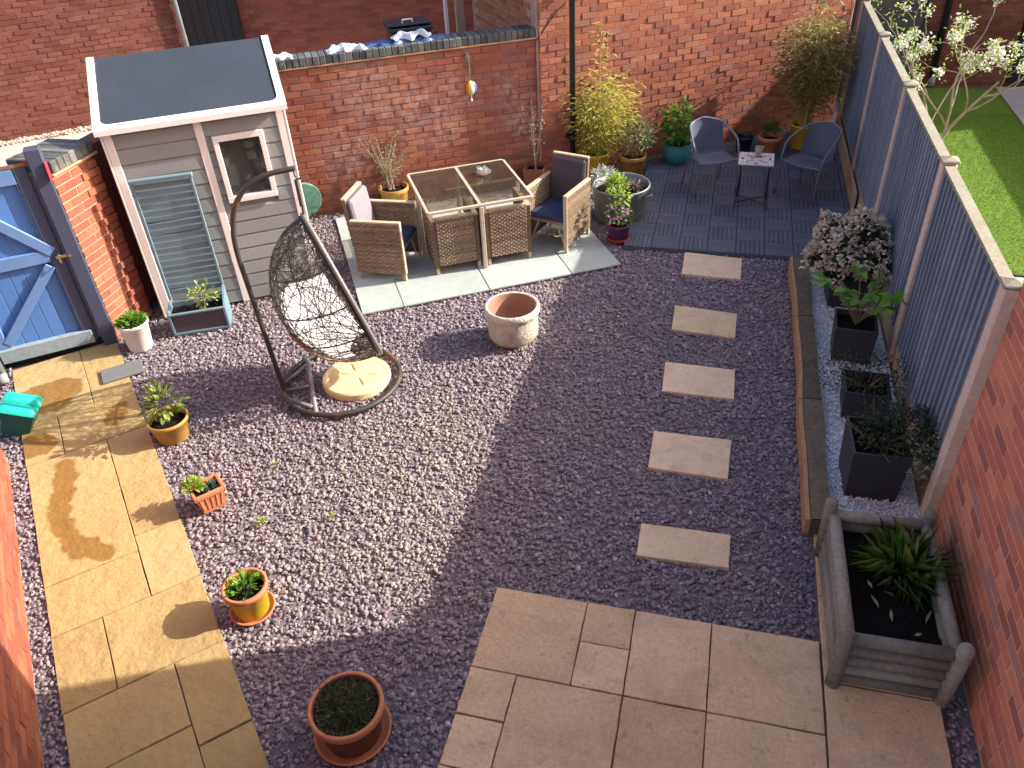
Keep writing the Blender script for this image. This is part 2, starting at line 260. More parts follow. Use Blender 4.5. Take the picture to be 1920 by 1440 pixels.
# ------------------------------------------------------------------ mesh helpers
class MB:
    def __init__(s): s.v = []; s.f = []; s.r = []; s.m = []
    def add(s, vs, fs, r=None, mi=0):
        k = len(s.v); s.v += [tuple(p) for p in vs]
        if r is None: r = random.random()
        for q in fs: s.f.append([i + k for i in q]); s.r.append(r); s.m.append(mi)
        return s
    def box(s, x0, x1, y0, y1, z0, z1, r=None, mi=0):
        return s.add([(x0, y0, z0), (x1, y0, z0), (x1, y1, z0), (x0, y1, z0), (x0, y0, z1), (x1, y0, z1), (x1, y1, z1), (x0, y1, z1)],
                     [(0, 3, 2, 1), (4, 5, 6, 7), (0, 1, 5, 4), (1, 2, 6, 5), (2, 3, 7, 6), (3, 0, 4, 7)], r, mi)
    def cbox(s, x0, x1, y0, y1, z0, z1, b=.004, r=None, mi=0, M=None):
        """a box with all its edges chamfered by b"""
        vs = []; idx = {}
        for ix, (xa, sx) in enumerate(((x0, 1), (x1, -1))):
            for iy, (ya, sy) in enumerate(((y0, 1), (y1, -1))):
                for iz, (za, sz) in enumerate(((z0, 1), (z1, -1))):
                    for ax in range(3):
                        p = [xa + sx * b, ya + sy * b, za + sz * b]; p[ax] = (xa, ya, za)[ax]
                        idx[ix, iy, iz, ax] = len(vs); vs.append(p)
        fs = []
        for ax in range(3):
            o = [(1, 2), (2, 0), (0, 1)][ax]
            for side in (0, 1):
                q = []
                for a, c in ((0, 0), (1, 0), (1, 1), (0, 1)):
                    k = [0, 0, 0]; k[ax] = side; k[o[0]] = a; k[o[1]] = c; q.append(idx[k[0], k[1], k[2], ax])
                fs.append(q if side else q[::-1])
        for ax in range(3):
            o = [(1, 2), (2, 0), (0, 1)][ax]
            for a in (0, 1):
                for c in (0, 1):
                    k0 = [0, 0, 0]; k0[o[0]] = a; k0[o[1]] = c; k1 = list(k0); k1[ax] = 1
                    q = [idx[(*k0, o[0])], idx[(*k1, o[0])], idx[(*k1, o[1])], idx[(*k0, o[1])]]
                    fs.append(q)
        for ix in (0, 1):
            for iy in (0, 1):
                for iz in (0, 1): fs.append([idx[ix, iy, iz, 0], idx[ix, iy, iz, 1], idx[ix, iy, iz, 2]])
        if M is not None: vs = [M @ Vector(p) for p in vs]
        return s.add(vs, fs, r, mi)
    def obox(s, p0, p1, w, h, up=(0, 0, 1), r=None, mi=0, b=0):
        """a bar from p0 to p1, w wide and h deep along up"""
        p0 = Vector(p0); p1 = Vector(p1); d = p1 - p0; L = d.length; d.normalize(); up = Vector(up)
        sd = d.cross(up).normalized(); up = sd.cross(d).normalized()
        M = Matrix((( *d, 0), (*sd, 0), (*up, 0), (0, 0, 0, 1))).transposed(); M.translation = p0
        if b: return s.cbox(0, L, -w / 2, w / 2, -h / 2, h / 2, b, r, mi, M)
        k = len(s.v); s.box(0, L, -w / 2, w / 2, -h / 2, h / 2, r, mi)
        for i in range(k, len(s.v)): s.v[i] = tuple(M @ Vector(s.v[i]))
        return s
    def tube(s, pts, rad, n=8, closed=False, r=None, mi=0, caps=True):
        pts = [Vector(p) for p in pts]; N = len(pts); rad = rad if hasattr(rad, '__len__') else [rad] * N
        vs = []; prev = None
        for i in range(N):
            if closed: t = pts[(i + 1) % N] - pts[i - 1]
            else: t = pts[min(i + 1, N - 1)] - pts[max(i - 1, 0)]
            if t.length < 1e-9: t = Vector((0, 0, 1))
            t.normalize()
            if prev is None: a = Vector((0, 0, 1)) if abs(t.z) < .9 else Vector((1, 0, 0)); x = t.cross(a).normalized()
            else:
                x = prev - t * prev.dot(t)
                x = x.normalized() if x.length > 1e-6 else t.orthogonal().normalized()
            prev = x; y = t.cross(x)
            for k in range(n):
                an = 2 * math.pi * k / n; vs.append(pts[i] + (x * math.cos(an) + y * math.sin(an)) * rad[i])
        fs = []
        for i in range(N if closed else N - 1):
            j = (i + 1) % N
            for k in range(n): fs.append([i * n + k, i * n + (k + 1) % n, j * n + (k + 1) % n, j * n + k])
        if not closed and caps: fs += [list(range(n))[::-1], [(N - 1) * n + k for k in range(n)]]
        return s.add(vs, fs, r, mi)
    def lathe(s, prof, n=32, c=(0, 0, 0), r=None, mi=0, a0=0.0, cap=False):
        vs = []; fs = []
        for (q, z) in prof:
            for k in range(n):
                an = a0 + 2 * math.pi * k / n; vs.append((c[0] + q * math.cos(an), c[1] + q * math.sin(an), c[2] + z))
        for i in range(len(prof) - 1):
            for k in range(n): fs.append([i * n + k, i * n + (k + 1) % n, (i + 1) * n + (k + 1) % n, (i + 1) * n + k])
        if cap and prof[0][0] > 1e-5: fs.append(list(range(n))[::-1])
        if cap and prof[-1][0] > 1e-5: fs.append([(len(prof) - 1) * n + k for k in range(n)])
        return s.add(vs, fs, r, mi)
    def grid(s, fn, nu, nv, r=None, mi=0):
        vs = [fn(i / nu, j / nv) for j in range(nv + 1) for i in range(nu + 1)]
        fs = [[j * (nu + 1) + i, j * (nu + 1) + i + 1, (j + 1) * (nu + 1) + i + 1, (j + 1) * (nu + 1) + i] for j in range(nv) for i in range(nu)]
        return s.add(vs, fs, r, mi)
    def mesh(s, name, mats, smooth=False):
        me = bpy.data.meshes.new(name); me.from_pydata(s.v, [], s.f)
        for q in (mats if isinstance(mats, (list, tuple)) else [mats]): me.materials.append(q)
        a = me.attributes.new('rnd', 'FLOAT', 'FACE'); a.data.foreach_set('value', s.r)
        if any(s.m): me.polygons.foreach_set('material_index', s.m)
        if smooth: me.polygons.foreach_set('use_smooth', [True] * len(s.f)); 
        me.update(); return me
def np_mesh(name, verts, face_sizes, loops, rnd, material):
    me = bpy.data.meshes.new(name); nf = len(face_sizes)
    me.vertices.add(len(verts)); me.vertices.foreach_set('co', np.ascontiguousarray(verts, np.float32).ravel())
    me.loops.add(len(loops)); me.loops.foreach_set('vertex_index', np.ascontiguousarray(loops, np.int32))
    me.polygons.add(nf); st = np.zeros(nf, np.int32); st[1:] = np.cumsum(face_sizes)[:-1]
    me.polygons.foreach_set('loop_start', st)
    try: me.polygons.foreach_set('loop_total', np.asarray(face_sizes, np.int32))
    except Exception: pass
    a = me.attributes.new('rnd', 'FLOAT', 'FACE'); a.data.foreach_set('value', np.asarray(rnd, np.float32))
    me.materials.append(material); me.update(calc_edges=True); return me
def put(name, me, parent=None, loc=None, rotz=0.0, kind=None):
    o = bpy.data.objects.new(name, me); coll.objects.link(o)
    if parent is not None: o.parent = parent
    if loc is not None: o.location = loc
    if rotz: o.rotation_euler = (0, 0, rotz)
    if kind: o['kind'] = kind
    return o
def part(name, mb, material, parent, smooth=False, kind=None, loc=None):
    return put(name, mb.mesh(name, material, smooth), parent, loc, 0, kind)
def tag(o, label, cat, group=None):
    o['label'] = label; o['category'] = cat
    if group: o['group'] = group
    return o
def thing(name, label, cat, loc=(0, 0, 0), rotz=0.0, group=None):
    return tag(put(name, None, None, loc, rotz), label, cat, group)
def struct(name, mb, material):
    return put(name, mb.mesh(name, material), None, None, 0, 'structure')
def unit(v): return v / (np.linalg.norm(v, axis=-1, keepdims=True) + 1e-9)
def leaves(name, pos, dirs, length, width, material, parent, rnd=None, fold=.25, droop=.25, kind=None, tilt=1.0):
    """leaf-shaped blades: pos and dirs (N,3); six vertices, four triangles and quads each, folded along the rib and drooping"""
    pos = np.asarray(pos, float); N = len(pos); d = unit(np.asarray(dirs, float))
    length = np.broadcast_to(length, N)[:, None]; width = np.broadcast_to(width, N)[:, None]
    up = unit(rng.normal(size=(N, 3)) * .55 * tilt + np.array([0, 0, 1.0]))
    sd = unit(np.cross(d, up)); nn = np.cross(sd, d)
    mid = pos + d * length * .45; tip = pos + d * length - nn * length * droop
    q = pos + d * length * .72 - nn * length * droop * .45
    v = np.stack([pos, mid + sd * width / 2 - nn * width * fold * -.5, q + sd * width * .36, tip, q - sd * width * .36, mid - sd * width / 2 + nn * width * fold * .5, ], 1)
    rib = mid + (q - mid) * .3
    base = (np.arange(N) * 6)[:, None]
    loops = (base + np.array([[0, 1, 2, 3, 0, 3, 4, 5]])).ravel()
    if rnd is None: rnd = rng.random(N)
    me = np_mesh(name, v.reshape(-1, 3), np.full(N * 2, 4), loops, np.repeat(rnd, 2), material)
    return put(name, me, parent, None, 0, kind)
def blob_points(n, c, rad, shell=.55, bottom=-1.0):
    """points through an uneven ellipsoid, more of them near its surface"""
    d = unit(rng.normal(size=(n * 3, 3))); d = d[d[:, 2] > bottom][:n]
    lump = 1 + .16 * np.sin(d[:, 0] * 5 + 1.3) * np.cos(d[:, 1] * 4 + .4) + .12 * np.sin(d[:, 2] * 7 + d[:, 0] * 3)
    r = (shell + (1 - shell) * rng.random(len(d)) ** .6) * lump
    return np.asarray(c) + d * r[:, None] * np.asarray(rad), d
def copy_tree(o, parent=None):
    c = o.copy(); coll.objects.link(c)
    if parent is not None: c.parent = parent
    for ch in list(o.children): copy_tree(ch, c)
    return c

# ------------------------------------------------------------------ brick walls
BP, BH = .225, .075
def brick_variants(material, w, tagname, jit=1.0, proud=.006):
    out = []
    for k in range(10):
        b = MB(); j = lambda: random.uniform(-.0012, .0012); e = .003
        w2, h2 = w / 2 + j(), .0325 + j(); dz = random.uniform(-.0035, .0035) * jit; t = random.uniform(-.002, .002) * jit
        f = min(-proud + dz, -.0022 - abs(t)); bk = .03
        vs = [(-w2 + e, f - t, -h2 + e), (w2 - e, f + t, -h2 + e), (w2 - e, f + t, h2 - e), (-w2 + e, f - t, h2 - e),
              (-w2, f + .002, -h2), (w2, f + .002, -h2), (w2, f + .002, h2), (-w2, f + .002, h2), (-w2, bk, -h2), (w2, bk, -h2), (w2, bk, h2), (-w2, bk, h2)]
        fs = [(0, 1, 2, 3)]
        for i in range(4):
            n = (i + 1) % 4; fs += [(4 + i, 4 + n, n, i), (8 + i, 8 + n, 4 + n, 4 + i)]
        b.add(vs, fs, (k + random.random()) / 10); out.append(b)
    return [b.mesh('brick', material) for b in out], out
def lay_bricks(root, origin, ang, L, H, bmat, z0=0.0, limit=300, skip=None, margin=60, all_objects=False):
    """bricks in stretcher bond on the face of root (its local x along the wall, -y out of it): the ones that show largest become objects, the rest one mesh"""
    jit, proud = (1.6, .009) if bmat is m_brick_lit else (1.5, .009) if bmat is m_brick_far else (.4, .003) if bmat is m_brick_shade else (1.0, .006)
    full, fullb = brick_variants(bmat, .215, 'full', jit, proud); half, halfb = brick_variants(bmat, .1025, 'half', jit, proud)
    ca, sa = math.cos(ang), math.sin(ang); ox, oy = origin
    todo = []
    for k in range(int(H / BH)):
        x = -BP / 2 * (k % 2); zc = z0 + k * BH + .0375
        while x < L - .02:
            a, b = max(x, 0.0) + (.005 if x <= 0 else 0), min(x + .215, L)
            x += BP
            if b - a < .04 or (skip and skip((a + b) / 2, zc)): continue
            cx = (a + b) / 2; w = b - a
            px, py, d = project((ox + ca * cx, oy + sa * cx, zc))
            seen = d > .3 and -margin < px < 1920 + margin and -margin < py < 1440 + margin
            todo.append((seen / max(d, .3) ** 2, cx, zc, w))
    todo.sort(key=lambda t: -t[0])
    rest = MB(); n = 0
    for vis, cx, zc, w in todo:
        kind = 'full' if abs(w - .215) < .008 else 'half' if abs(w - .1025) < .012 else None
        if n < limit and kind and vis > 0:
            o = put('brick', random.choice(full if kind == 'full' else half), root, (cx, 0, zc)); n += 1
        else:
            src = random.choice(fullb); sc = w / .215; r = random.random()
            rest.add([(p[0] * sc + cx, p[1], p[2] + zc) for p in src.v], src.f, r)
    if rest.v: part('bricks', rest, bmat, root, kind='stuff')
def brick_wall(name, label, cat, origin, ang, L, H, thick, bmat, mort, brick_h=None, z0=0.0, limit=300, skip=None, group=None, core_extra=None):
    b = MB()
    b.box(0, L, 0, thick, -.1, H)
    if core_extra: core_extra(b)
    o = tag(put(name, b.mesh(name, mort), None, (origin[0], origin[1], 0), ang), label, cat, group)
    lay_bricks(o, origin, ang, L, min(H, brick_h or H), bmat, z0, limit, skip)
    return o

# ------------------------------------------------------------------ frames of reference in the garden
WA = R(30.85); UX, UY = math.cos(WA), math.sin(WA); NX, NY = UY, -UX      # back wall: along it, and out of it
OX, OY = -4.75, 8.35
def W(s, off=0.0): return OX + UX * s + NX * off, OY + UY * s + NY * off

# ------------------------------------------------------------------ ground
struct('ground', MB().box(-40, 40, -30, 50, -.4, -.06), m_ground)
b = MB(); b.box(-6.4, 1.62, .5, 13, -.06, -.028); struct('gravel_bed_ground', b, m_soilbed)
# back street behind the wall, seen over the gate and the wall
o = put('street', MB().box(-7, 4, .3, 7.5, -.055, -.02).mesh('street', m_concrete), None, (*W(-1.5), 0), WA, 'structure')

# patio of beige slabs in front of the house
patio = thing('patio', 'beige slab patio of mixed squares in the shade, at the bottom of the garden', 'patio', (0, 0, 0)); 
MB_p = MB().box(-1.105, 1.49, .9, 3.16, -.05, -.012); part('bedding', MB_p, m_joint, patio)
def slab(parent, mats, pts, z=0.0, t=.045, gap=.0038, name='slab', wob=.0025):
    """a paving slab from its four corners, edges chamfered and slightly uneven"""
    pts = [Vector((*p, 0)) for p in pts]; c = sum(pts, Vector()) / 4; mb = MB()
    q = []
    for p in pts:
        dv = (c - p); q.append(p + dv.normalized() * gap * 1.41)
    dz = random.uniform(-wob, wob); n = 6
    ring = []
    for i in range(4):
        for k in range(n):
            ring.append(q[i].lerp(q[(i + 1) % 4], k / n) + Vector((random.uniform(-.002, .002), random.uniform(-.002, .002), 0)))
    N = len(ring); vs = [(p.x, p.y, z - t) for p in ring] + [(p.x, p.y, z - .006 + dz) for p in ring]
    vs += [tuple(p.lerp(c, .012) + Vector((0, 0, z + dz))) for p in ring]
    fs = [[i, (i + 1) % N, N + (i + 1) % N, N + i] for i in range(N)] + [[N + i, N + (i + 1) % N, 2 * N + (i + 1) % N, 2 * N + i] for i in range(N)] + [[2 * N + i for i in range(N)]]
    mb.add(vs, fs); return part(name, mb, mats, parent)
def rect(x0, x1, y0, y1): return [(x0, y0), (x1, y0), (x1, y1), (x0, y1)]
for r_ in [(-1.11, -.517, 2.57, 3.165), (-.517, -.218, 2.87, 3.165), (-.517, -.218, 2.57, 2.87), (-.218, .24, 2.57, 3.165), (.24, .86, 2.57, 3.165),
           (-1.11, -.83, 2.27, 2.57), (-1.11, -.83, 1.97, 2.27), (-.83, -.218, 1.97, 2.57), (-.218, .24, 1.97, 2.57), (.24, .86, 1.97, 2.57),
           (-1.11, -.52, 1.37, 1.97), (-.52, .24, 1.37, 1.97), (.24, .86, 1.37, 1.97), (.865, 1.47, 1.3, 2.3), (.865, 1.47, 2.3, 2.9), (.865, 1.47, 2.9, 3.5), (.865, 1.47, 3.5, 4.04)]:
    slab(patio, m_slab, rect(*r_))
# stepping stones
STEPS = [((-.28, 7.96), (.325, 7.91), (.32, 7.45), (-.275, 7.47)), ((-.29, 6.83), (.3, 6.77), (.295, 6.35), (-.285, 6.4)), ((-.29, 5.86), (.305, 5.84), (.31, 5.42), (-.28, 5.43)), ((-.29, 4.89), (.306, 4.89), (.29, 4.447), (-.286, 4.46)), ((-.27, 3.89), (.33, 3.90), (.326, 3.61), (-.27, 3.6))]
from_cam = ['nearest the patio', 'second from the patio', 'midway between patio and deck', 'second from the deck', 'against the dark deck']
for i, p in enumerate(STEPS):
    lab = ['beige stepping stone in the gravel right in front of the dark deck', 'beige stepping stone in the gravel, second one from the dark deck', 'greyish beige stepping stone, the middle one of the five in the gravel',
           'large beige stepping stone in the gravel, second one from the slab patio', 'narrow pinkish stepping stone in the gravel, the one closest to the slab patio'][i]
    c = np.mean(p, axis=0); t = thing('stepping_stone', lab, 'stepping stone', (c[0], c[1], 0), 0, 'stepping stones across the gravel')
    t.rotation_euler = (R(random.uniform(-.7, .7)), R(random.uniform(-.7, .7)), 0); o = slab(t, m_step, [(q[0] - c[0], q[1] - c[1]) for q in p[::-1]], .008, .05, .0, 'slab')
# side path
path = put('path', MB().box(1.0, 7.72, -1.085, -.165, -.05, -.012).mesh('path', m_joint), None, (0, 0, 0), 0, 'structure')
for v in path.data.vertices: x, y = PA(v.co.x, v.co.y); v.co.x, v.co.y = x, y
path.data.flip_normals()
for a0, a1, c0, c1 in [(6.68, 7.7, -1.09, -.5), (7.2, 7.7, -.5, -.16), (6.68, 7.2, -.5, -.16), (6.1, 6.68, -1.09, -.8), (6.1, 6.68, -.8, -.16), (5.6, 6.1, -1.09, -.48), (5.27, 5.6, -1.09, -.48), (4.667, 5.27, -1.09, -.48),
                       (4.2, 4.667, -1.09, -.48), (5.41, 6.1, -.48, -.16), (4.82, 5.41, -.48, -.16), (4.2, 4.82, -.48, -.16), (3.59, 4.2, -1.09, -.785), (3.59, 4.2, -.785, -.16),
                       (3.12, 3.59, -1.09, -.46), (2.5, 3.12, -1.09, -.46), (1.8, 2.5, -1.09, -.46), (2.97, 3.59, -.46, -.16), (2.4, 2.97, -.46, -.16), (1.8, 2.4, -.46, -.16)]:
    slab(path, m_path, [PA(a0, c0), PA(a0, c1), PA(a1, c1), PA(a1, c0)], gap=.004)
# grey porcelain patio
pp = thing('dining_patio', 'pale grey porcelain tiled patio under the wicker dining set', 'patio', (-3.3, 6.16, 0), WA)
part('bedding', MB().box(.0, 2.78, 0, 2.4, -.05, -.004), m_joint, pp)
for x0, x1, y0, y1 in [(0, .42, 0, .6), (.42, 1.32, 0, .6), (1.32, 2.22, 0, .6), (2.22, 2.78, 0, .6), (0, .9, .6, 1.2), (.9, 1.8, .6, 1.2), (1.8, 2.78, .6, 1.2), (0, .42, 1.2, 1.8), (.42, 1.32, 1.2, 1.8), (1.32, 2.22, 1.2, 1.8), (2.22, 2.78, 1.2, 1.8), (0, .9, 1.8, 2.4), (.9, 1.8, 1.8, 2.4), (1.8, 2.5, 1.8, 2.4)]:
    slab(pp, m_porc, rect(x0, x1, y0, y1), .012, .04, .003, 'tile', .001)
# charcoal deck of interlocking slatted tiles
deck = thing('deck', 'dark navy grey deck of interlocking slatted tiles in the far corner', 'deck', (0, 0, 0))
tiles = []
for k in range(2):
    mb = MB(); mb.box(.0, .30, .0, .30, -.02, .012, .5)
    for j in range(6):
        q0, q1 = .003 + j * .0492, .003 + j * .0492 + .045
        if k == 0: mb.cbox(q0, q1, .002, .298, .012, .03, .003)
        else: mb.cbox(.002, .298, q0, q1, .012, .03, .003)
    tiles.append(mb.mesh('deck_tile', m_deck))
for i in range(9):
    for j in range(14):
        x, y = -.95 + i * .3, 7.98 + j * .3
        if y + .3 < OY + (x - OX) * math.tan(WA) + .1 + (x + 2.3) * .07 and x < 1.5 and not (x > .9 and y < 8.2): put('deck_tile', tiles[(i + j) % 2], deck, (x, y, 0))

# ------------------------------------------------------------------ gravel
def inside(px, py, poly):
    c = np.zeros(len(px), bool); n = len(poly)
    for i in range(n):
        x0, y0 = poly[i]; x1, y1 = poly[(i + 1) % n]
        with np.errstate(divide='ignore', invalid='ignore'):
            c ^= ((y0 > py) != (y1 > py)) & (px < (x1 - x0) * (py - y0) / (y1 - y0) + x0)
    return c
def stones(name, xs, ys, zlo, zhi, amin, amax, material, tilt=.45, flat=(.28, .6), seg=6, near=None, rnd=None):
    N = len(xs); a = amin + (amax - amin) * rng.random(N) ** 1.6; bb = a * rng.uniform(.5, .95, N); h = a * rng.uniform(*flat, N)
    ang = np.arange(seg) * 2 * math.pi / seg + rng.uniform(-.3, .3, (N, seg)); rr = rng.uniform(.72, 1.15, (N, seg))
    top = rng.uniform(.55, .88, (N, 1)); sh = rng.uniform(-.15, .15, (N, 1))
    lx = np.concatenate([np.cos(ang) * rr, np.cos(ang) * rr * top + sh], 1) * a[:, None]
    ly = np.concatenate([np.sin(ang) * rr, np.sin(ang) * rr * top + sh], 1) * bb[:, None]
    lz = np.concatenate([np.full((N, seg), -.45), .5 + rng.uniform(-.18, .18, (N, seg))], 1) * h[:, None]
    P = np.stack([lx, ly, lz], 2)
    t1, t2, t3 = rng.normal(0, tilt, N), rng.normal(0, tilt, N), rng.uniform(0, 2 * math.pi, N)
    c, s = np.cos(t1)[:, None], np.sin(t1)[:, None]; y, z = P[..., 1] * c - P[..., 2] * s, P[..., 1] * s + P[..., 2] * c
    c, s = np.cos(t2)[:, None], np.sin(t2)[:, None]; x, z = P[..., 0] * c + z * s, -P[..., 0] * s + z * c
    c, s = np.cos(t3)[:, None], np.sin(t3)[:, None]; x, y = x * c - y * s, x * s + y * c
    V = np.stack([x + xs[:, None], y + ys[:, None], z + rng.uniform(zlo, zhi, N)[:, None]], 2).reshape(-1, 3)
    one = []
    for k in range(seg): one += [k, (k + 1) % seg, seg + (k + 1) % seg, seg + k]
    one += [seg + k for k in range(seg)]
    loops = (np.arange(N)[:, None] * 2 * seg + np.array(one)[None]).ravel()
    sizes = np.tile(np.array([4] * seg + [seg]), N)
    if rnd is None: rnd = rng.random(N)
    o = put(name, np_mesh(name, V, sizes, loops, np.repeat(rnd, seg + 1), material), None, None, 0, 'stuff'); return o
n = 235000
gx = rng.uniform(-6.3, 1.6, n); gy = rng.uniform(1.2, 12.3, n)
cc = (gx + gy) * .70711; aa = (gy - gx) * .70711
ok = ((cc > -.178) & (gx < .85)) | ((cc < -1.085) & (cc > -1.22)) | ((gx > 1.47) & (gy < 2.95)) | ((cc < -1.08) & (aa > 6.2) & (cc > -1.6))
ok &= (gy < OY + (gx - OX) * math.tan(WA) - .01 + np.maximum(0, gx + 2.3) * .07)
ok &= ~inside(gx, gy, rect(-1.092, 1.475, .5, 3.15)) & ~((gx > .8) & (gy > 4.02)) & ~((gx > .862) & (gy > 2.95))
ok &= ~inside(gx, gy, rect(-.97, 1.7, 7.97, 13))
wx, wy = (gx + 3.3) * UX + (gy - 6.16) * UY, -(gx + 3.3) * UY + (gy - 6.16) * UX
ok &= ~((wx > 0) & (wx < 2.79) & (wy > 0) & (wy < 2.4))
def inset(p, e): c = np.mean(p, axis=0); return [tuple(np.array(q) + (c - np.array(q)) / np.linalg.norm(c - np.array(q)) * e) for q in p]
for p in STEPS: ok &= ~inside(gx, gy, inset(p, .028)) & ~(inside(gx, gy, list(p)) & (rng.random(n) < .45))
gx, gy = gx[ok], gy[ok]
stones('gravel', gx, gy, -.03, -.005, .010, .0245, m_slate, .30)
# white pebbles of the raised bed, buff gravel at the foot of the far house
n = 9000; px_ = rng.uniform(.95, 1.53, n); py_ = rng.uniform(3.95, 7.95, n)
stones('white_pebbles', px_, py_, .082, .10, .008, .017, m_pebble, .5, (.5, .9), 5)

# ------------------------------------------------------------------ brick walls and houses
low = brick_wall('garden_wall', 'weathered red brick garden wall with dark brick coping behind the dining set', 'wall', (W(-1.2)), WA, 4.08, 1.735, .23, m_brick_low, m_mortar_dark)
cr = MB(); cr.cbox(-.02, 4.06, -.02, .25, 1.736, 1.757, .004); part('tile_course', cr, m_tilecourse, low)
cops = []
for k in range(5):
    mb = MB(); h = random.uniform(-.004, .004); mb.cbox(-.0355, .0355, -.025 + random.uniform(-.004, .004), .25, 1.757, 1.855 + h, .007, k / 5); cops.append(mb.mesh('coping_brick', m_cope))
for k in range(54): put('coping_brick', random.choice(cops), low, (.035 + k * .075, 0, 0))
def tall_extra(b): b.box(0, 4.66, .24, 2.3, -.1, 4.0)
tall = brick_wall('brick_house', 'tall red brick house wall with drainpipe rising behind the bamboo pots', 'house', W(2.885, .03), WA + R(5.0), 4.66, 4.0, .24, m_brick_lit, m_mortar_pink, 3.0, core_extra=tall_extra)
# flank of that house, seen over the coping
b = MB(); b.box(0, .5, 0, .02, 0, .1)
fl = put('side_wall', MB().box(0, 2.28, .0, .03, 0, 3.98).mesh('side_wall', m_mortar_pink), tall, (-.031, 2.29, 0), R(-90))
fb = MB()
_, src = brick_variants(m_brick_lit, .215, 'f')
for k in range(40):
    x = -BP / 2 * (k % 2)
    while x < 2.0:
        if x > 0:
            sb = random.choice(src); fb.add([(p[0] + x + .11, p[1], p[2] + k * BH + .0375) for p in sb.v], sb.f)
        x += BP
part('brick', fb, m_brick_lit, fl, kind='stuff')
# drainpipe on the tall house
dp = tag(put('drainpipe', None, None, (*W(3.275, .12), 0), WA), 'black drainpipe down the tall brick wall beside the yellow bamboo', 'drainpipe')
part('pipe', MB().tube([(0, 0, .05), (0, 0, 2.6), (0, 0, 3.9)], .036, 14), m_pipe, dp, True)
for z in (.5, 2.25): part('bracket', MB().tube([(0, 0, z), (0, 0, z + .05)], .046, 14).box(-.06, .06, .03, .075, z, z + .05), m_pipe, dp)
part('cable', MB().tube([(-.04, .08, 2.1), (-.15, .085, 2.03), (-.3, .085, 1.86), (-.42, .085, 1.72)], .006, 5), m_black, dp)
# far house on the left
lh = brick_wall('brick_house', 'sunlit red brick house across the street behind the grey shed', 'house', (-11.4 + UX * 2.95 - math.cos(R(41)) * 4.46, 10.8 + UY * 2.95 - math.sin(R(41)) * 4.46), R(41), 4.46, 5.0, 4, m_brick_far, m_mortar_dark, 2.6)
part('pipe', MB().tube([(4.43, -.07, 0), (4.43, -.07, 4.8)], .04, 10), m_pipegrey, lh, True)
nb = 1500; sx = rng.uniform(-1.4, 3.0, nb); so = rng.uniform(.02, .2, nb)
lhx, lhy = -11.4 + UX * 2.95 - math.cos(R(41)) * 4.46, 10.8 + UY * 2.95 - math.sin(R(41)) * 4.46; sx = sx + 1.45
stones('buff_gravel', lhx + math.cos(R(41)) * sx + math.sin(R(41)) * so, lhy + math.sin(R(41)) * sx - math.cos(R(41)) * so, -.02, .02, .014, .035, m_peb_far, .5, (.5, .9), 5)
# house between, its deep shade put into the plum tone
plum = brick_wall('brick_house', 'brick house with deep shade in its plum colour behind the garden wall', 'house', W(-.66, -6.0), R(22), 4.6, 5.0, 3, m_brick_deepshade, m_mortar_dark, 2.4)
dg = thing('gap_shade_panel', 'black boarded panel standing for the shade in the gap between the two far brick houses', 'gate', (*W(-1.80, -5.8), 0), WA)  # black panel put in for the dark gap between the houses
for k in range(8): part('board', MB().cbox(k * .15, k * .15 + .145, 0, .03, .05, 2.6, .006), m_blackboards, dg)
part('backing', MB().box(-.02, 1.22, .032, .06, 0, 2.62), m_blackboards, dg)
tp = thing('timber_post', 'pale brown timber post and plank leaning by the dark brick corner over the coping', 'post', (*W(2.45, -2.2), 0), WA)
part('post', MB().cbox(-.06, .06, -.05, .05, 0, 2.5, .006), m_paletimber, tp)
part('plank', MB().cbox(-.22, -.17, -.03, .03, 0, 2.6, .006), m_trim, tp)

# things on the coping
def crumple(name, label, cat, s0, s1, off0, off1, z, amp, material, seed, group=None):
    rs = np.random.default_rng(seed); a = rs.uniform(0, 6, 12)
    def fn(u, v):
        s = s0 + (s1 - s0) * u; of = off0 + (off1 - off0) * v
        L_ = (s1 - s0) * 16
        h = amp * (.5 + .35 * math.sin(u * L_ + a[0]) * math.cos(v * 7 + a[1]) + .3 * math.sin(u * L_ * 2.3 + v * 9 + a[2])) + amp * rs.uniform(-.06, .06)
        e = min(1, min(u, 1 - u) * 6); x, y = W(s + rs.uniform(-.003, .003), of + .03 * math.sin(u * 15 + a[3]) + rs.uniform(-.002, .002))
        return (x, y, z + max(.003, h * e) - (.05 if v > .9 else 0) * e)
    o = put(name, MB().grid(fn, 60, 10).mesh(name, material, True)); return tag(o, label, cat, group)
crumple('plastic_sheet', 'small white plastic scrap on the coping right beside the shed roof', 'plastic sheet', -.28, .02, -.2, .0, 1.857, .035, m_whitesheet, 1, 'scraps on the coping')
crumple('plastic_sheet', 'white crumpled plastic sheet on the middle of the coping', 'plastic sheet', .40, .86, -.21, -.01, 1.857, .055, m_whitesheet, 2, 'scraps on the coping')
crumple('plastic_sheet', 'blue crumpled plastic sheet along the coping below the black crate', 'plastic sheet', .82, 1.84, -.2, -.03, 1.857, .045, m_bluesheet, 3, 'scraps on the coping')
crumple('plastic_sheet', 'white plastic bag lying on the blue sheet by the black crate', 'plastic bag', 1.15, 1.62, -.17, -.07, 1.915, .05, m_whitesheet, 4, 'scraps on the coping')
ct = thing('crate', 'black plastic crate standing behind the garden wall coping', 'crate', (*W(1.42, -.47), 0), WA)
part('box', MB().lathe([(.30, 1.2), (.33, 1.93), (.36, 1.94), (.36, 1.97), (.33, 1.975), (.31, 1.90)], 4, a0=math.pi / 4), m_blackbin, ct)
part('lid', MB().cbox(-.26, .26, -.16, .2, 1.975, 2.0, .01), m_blackbin, ct)
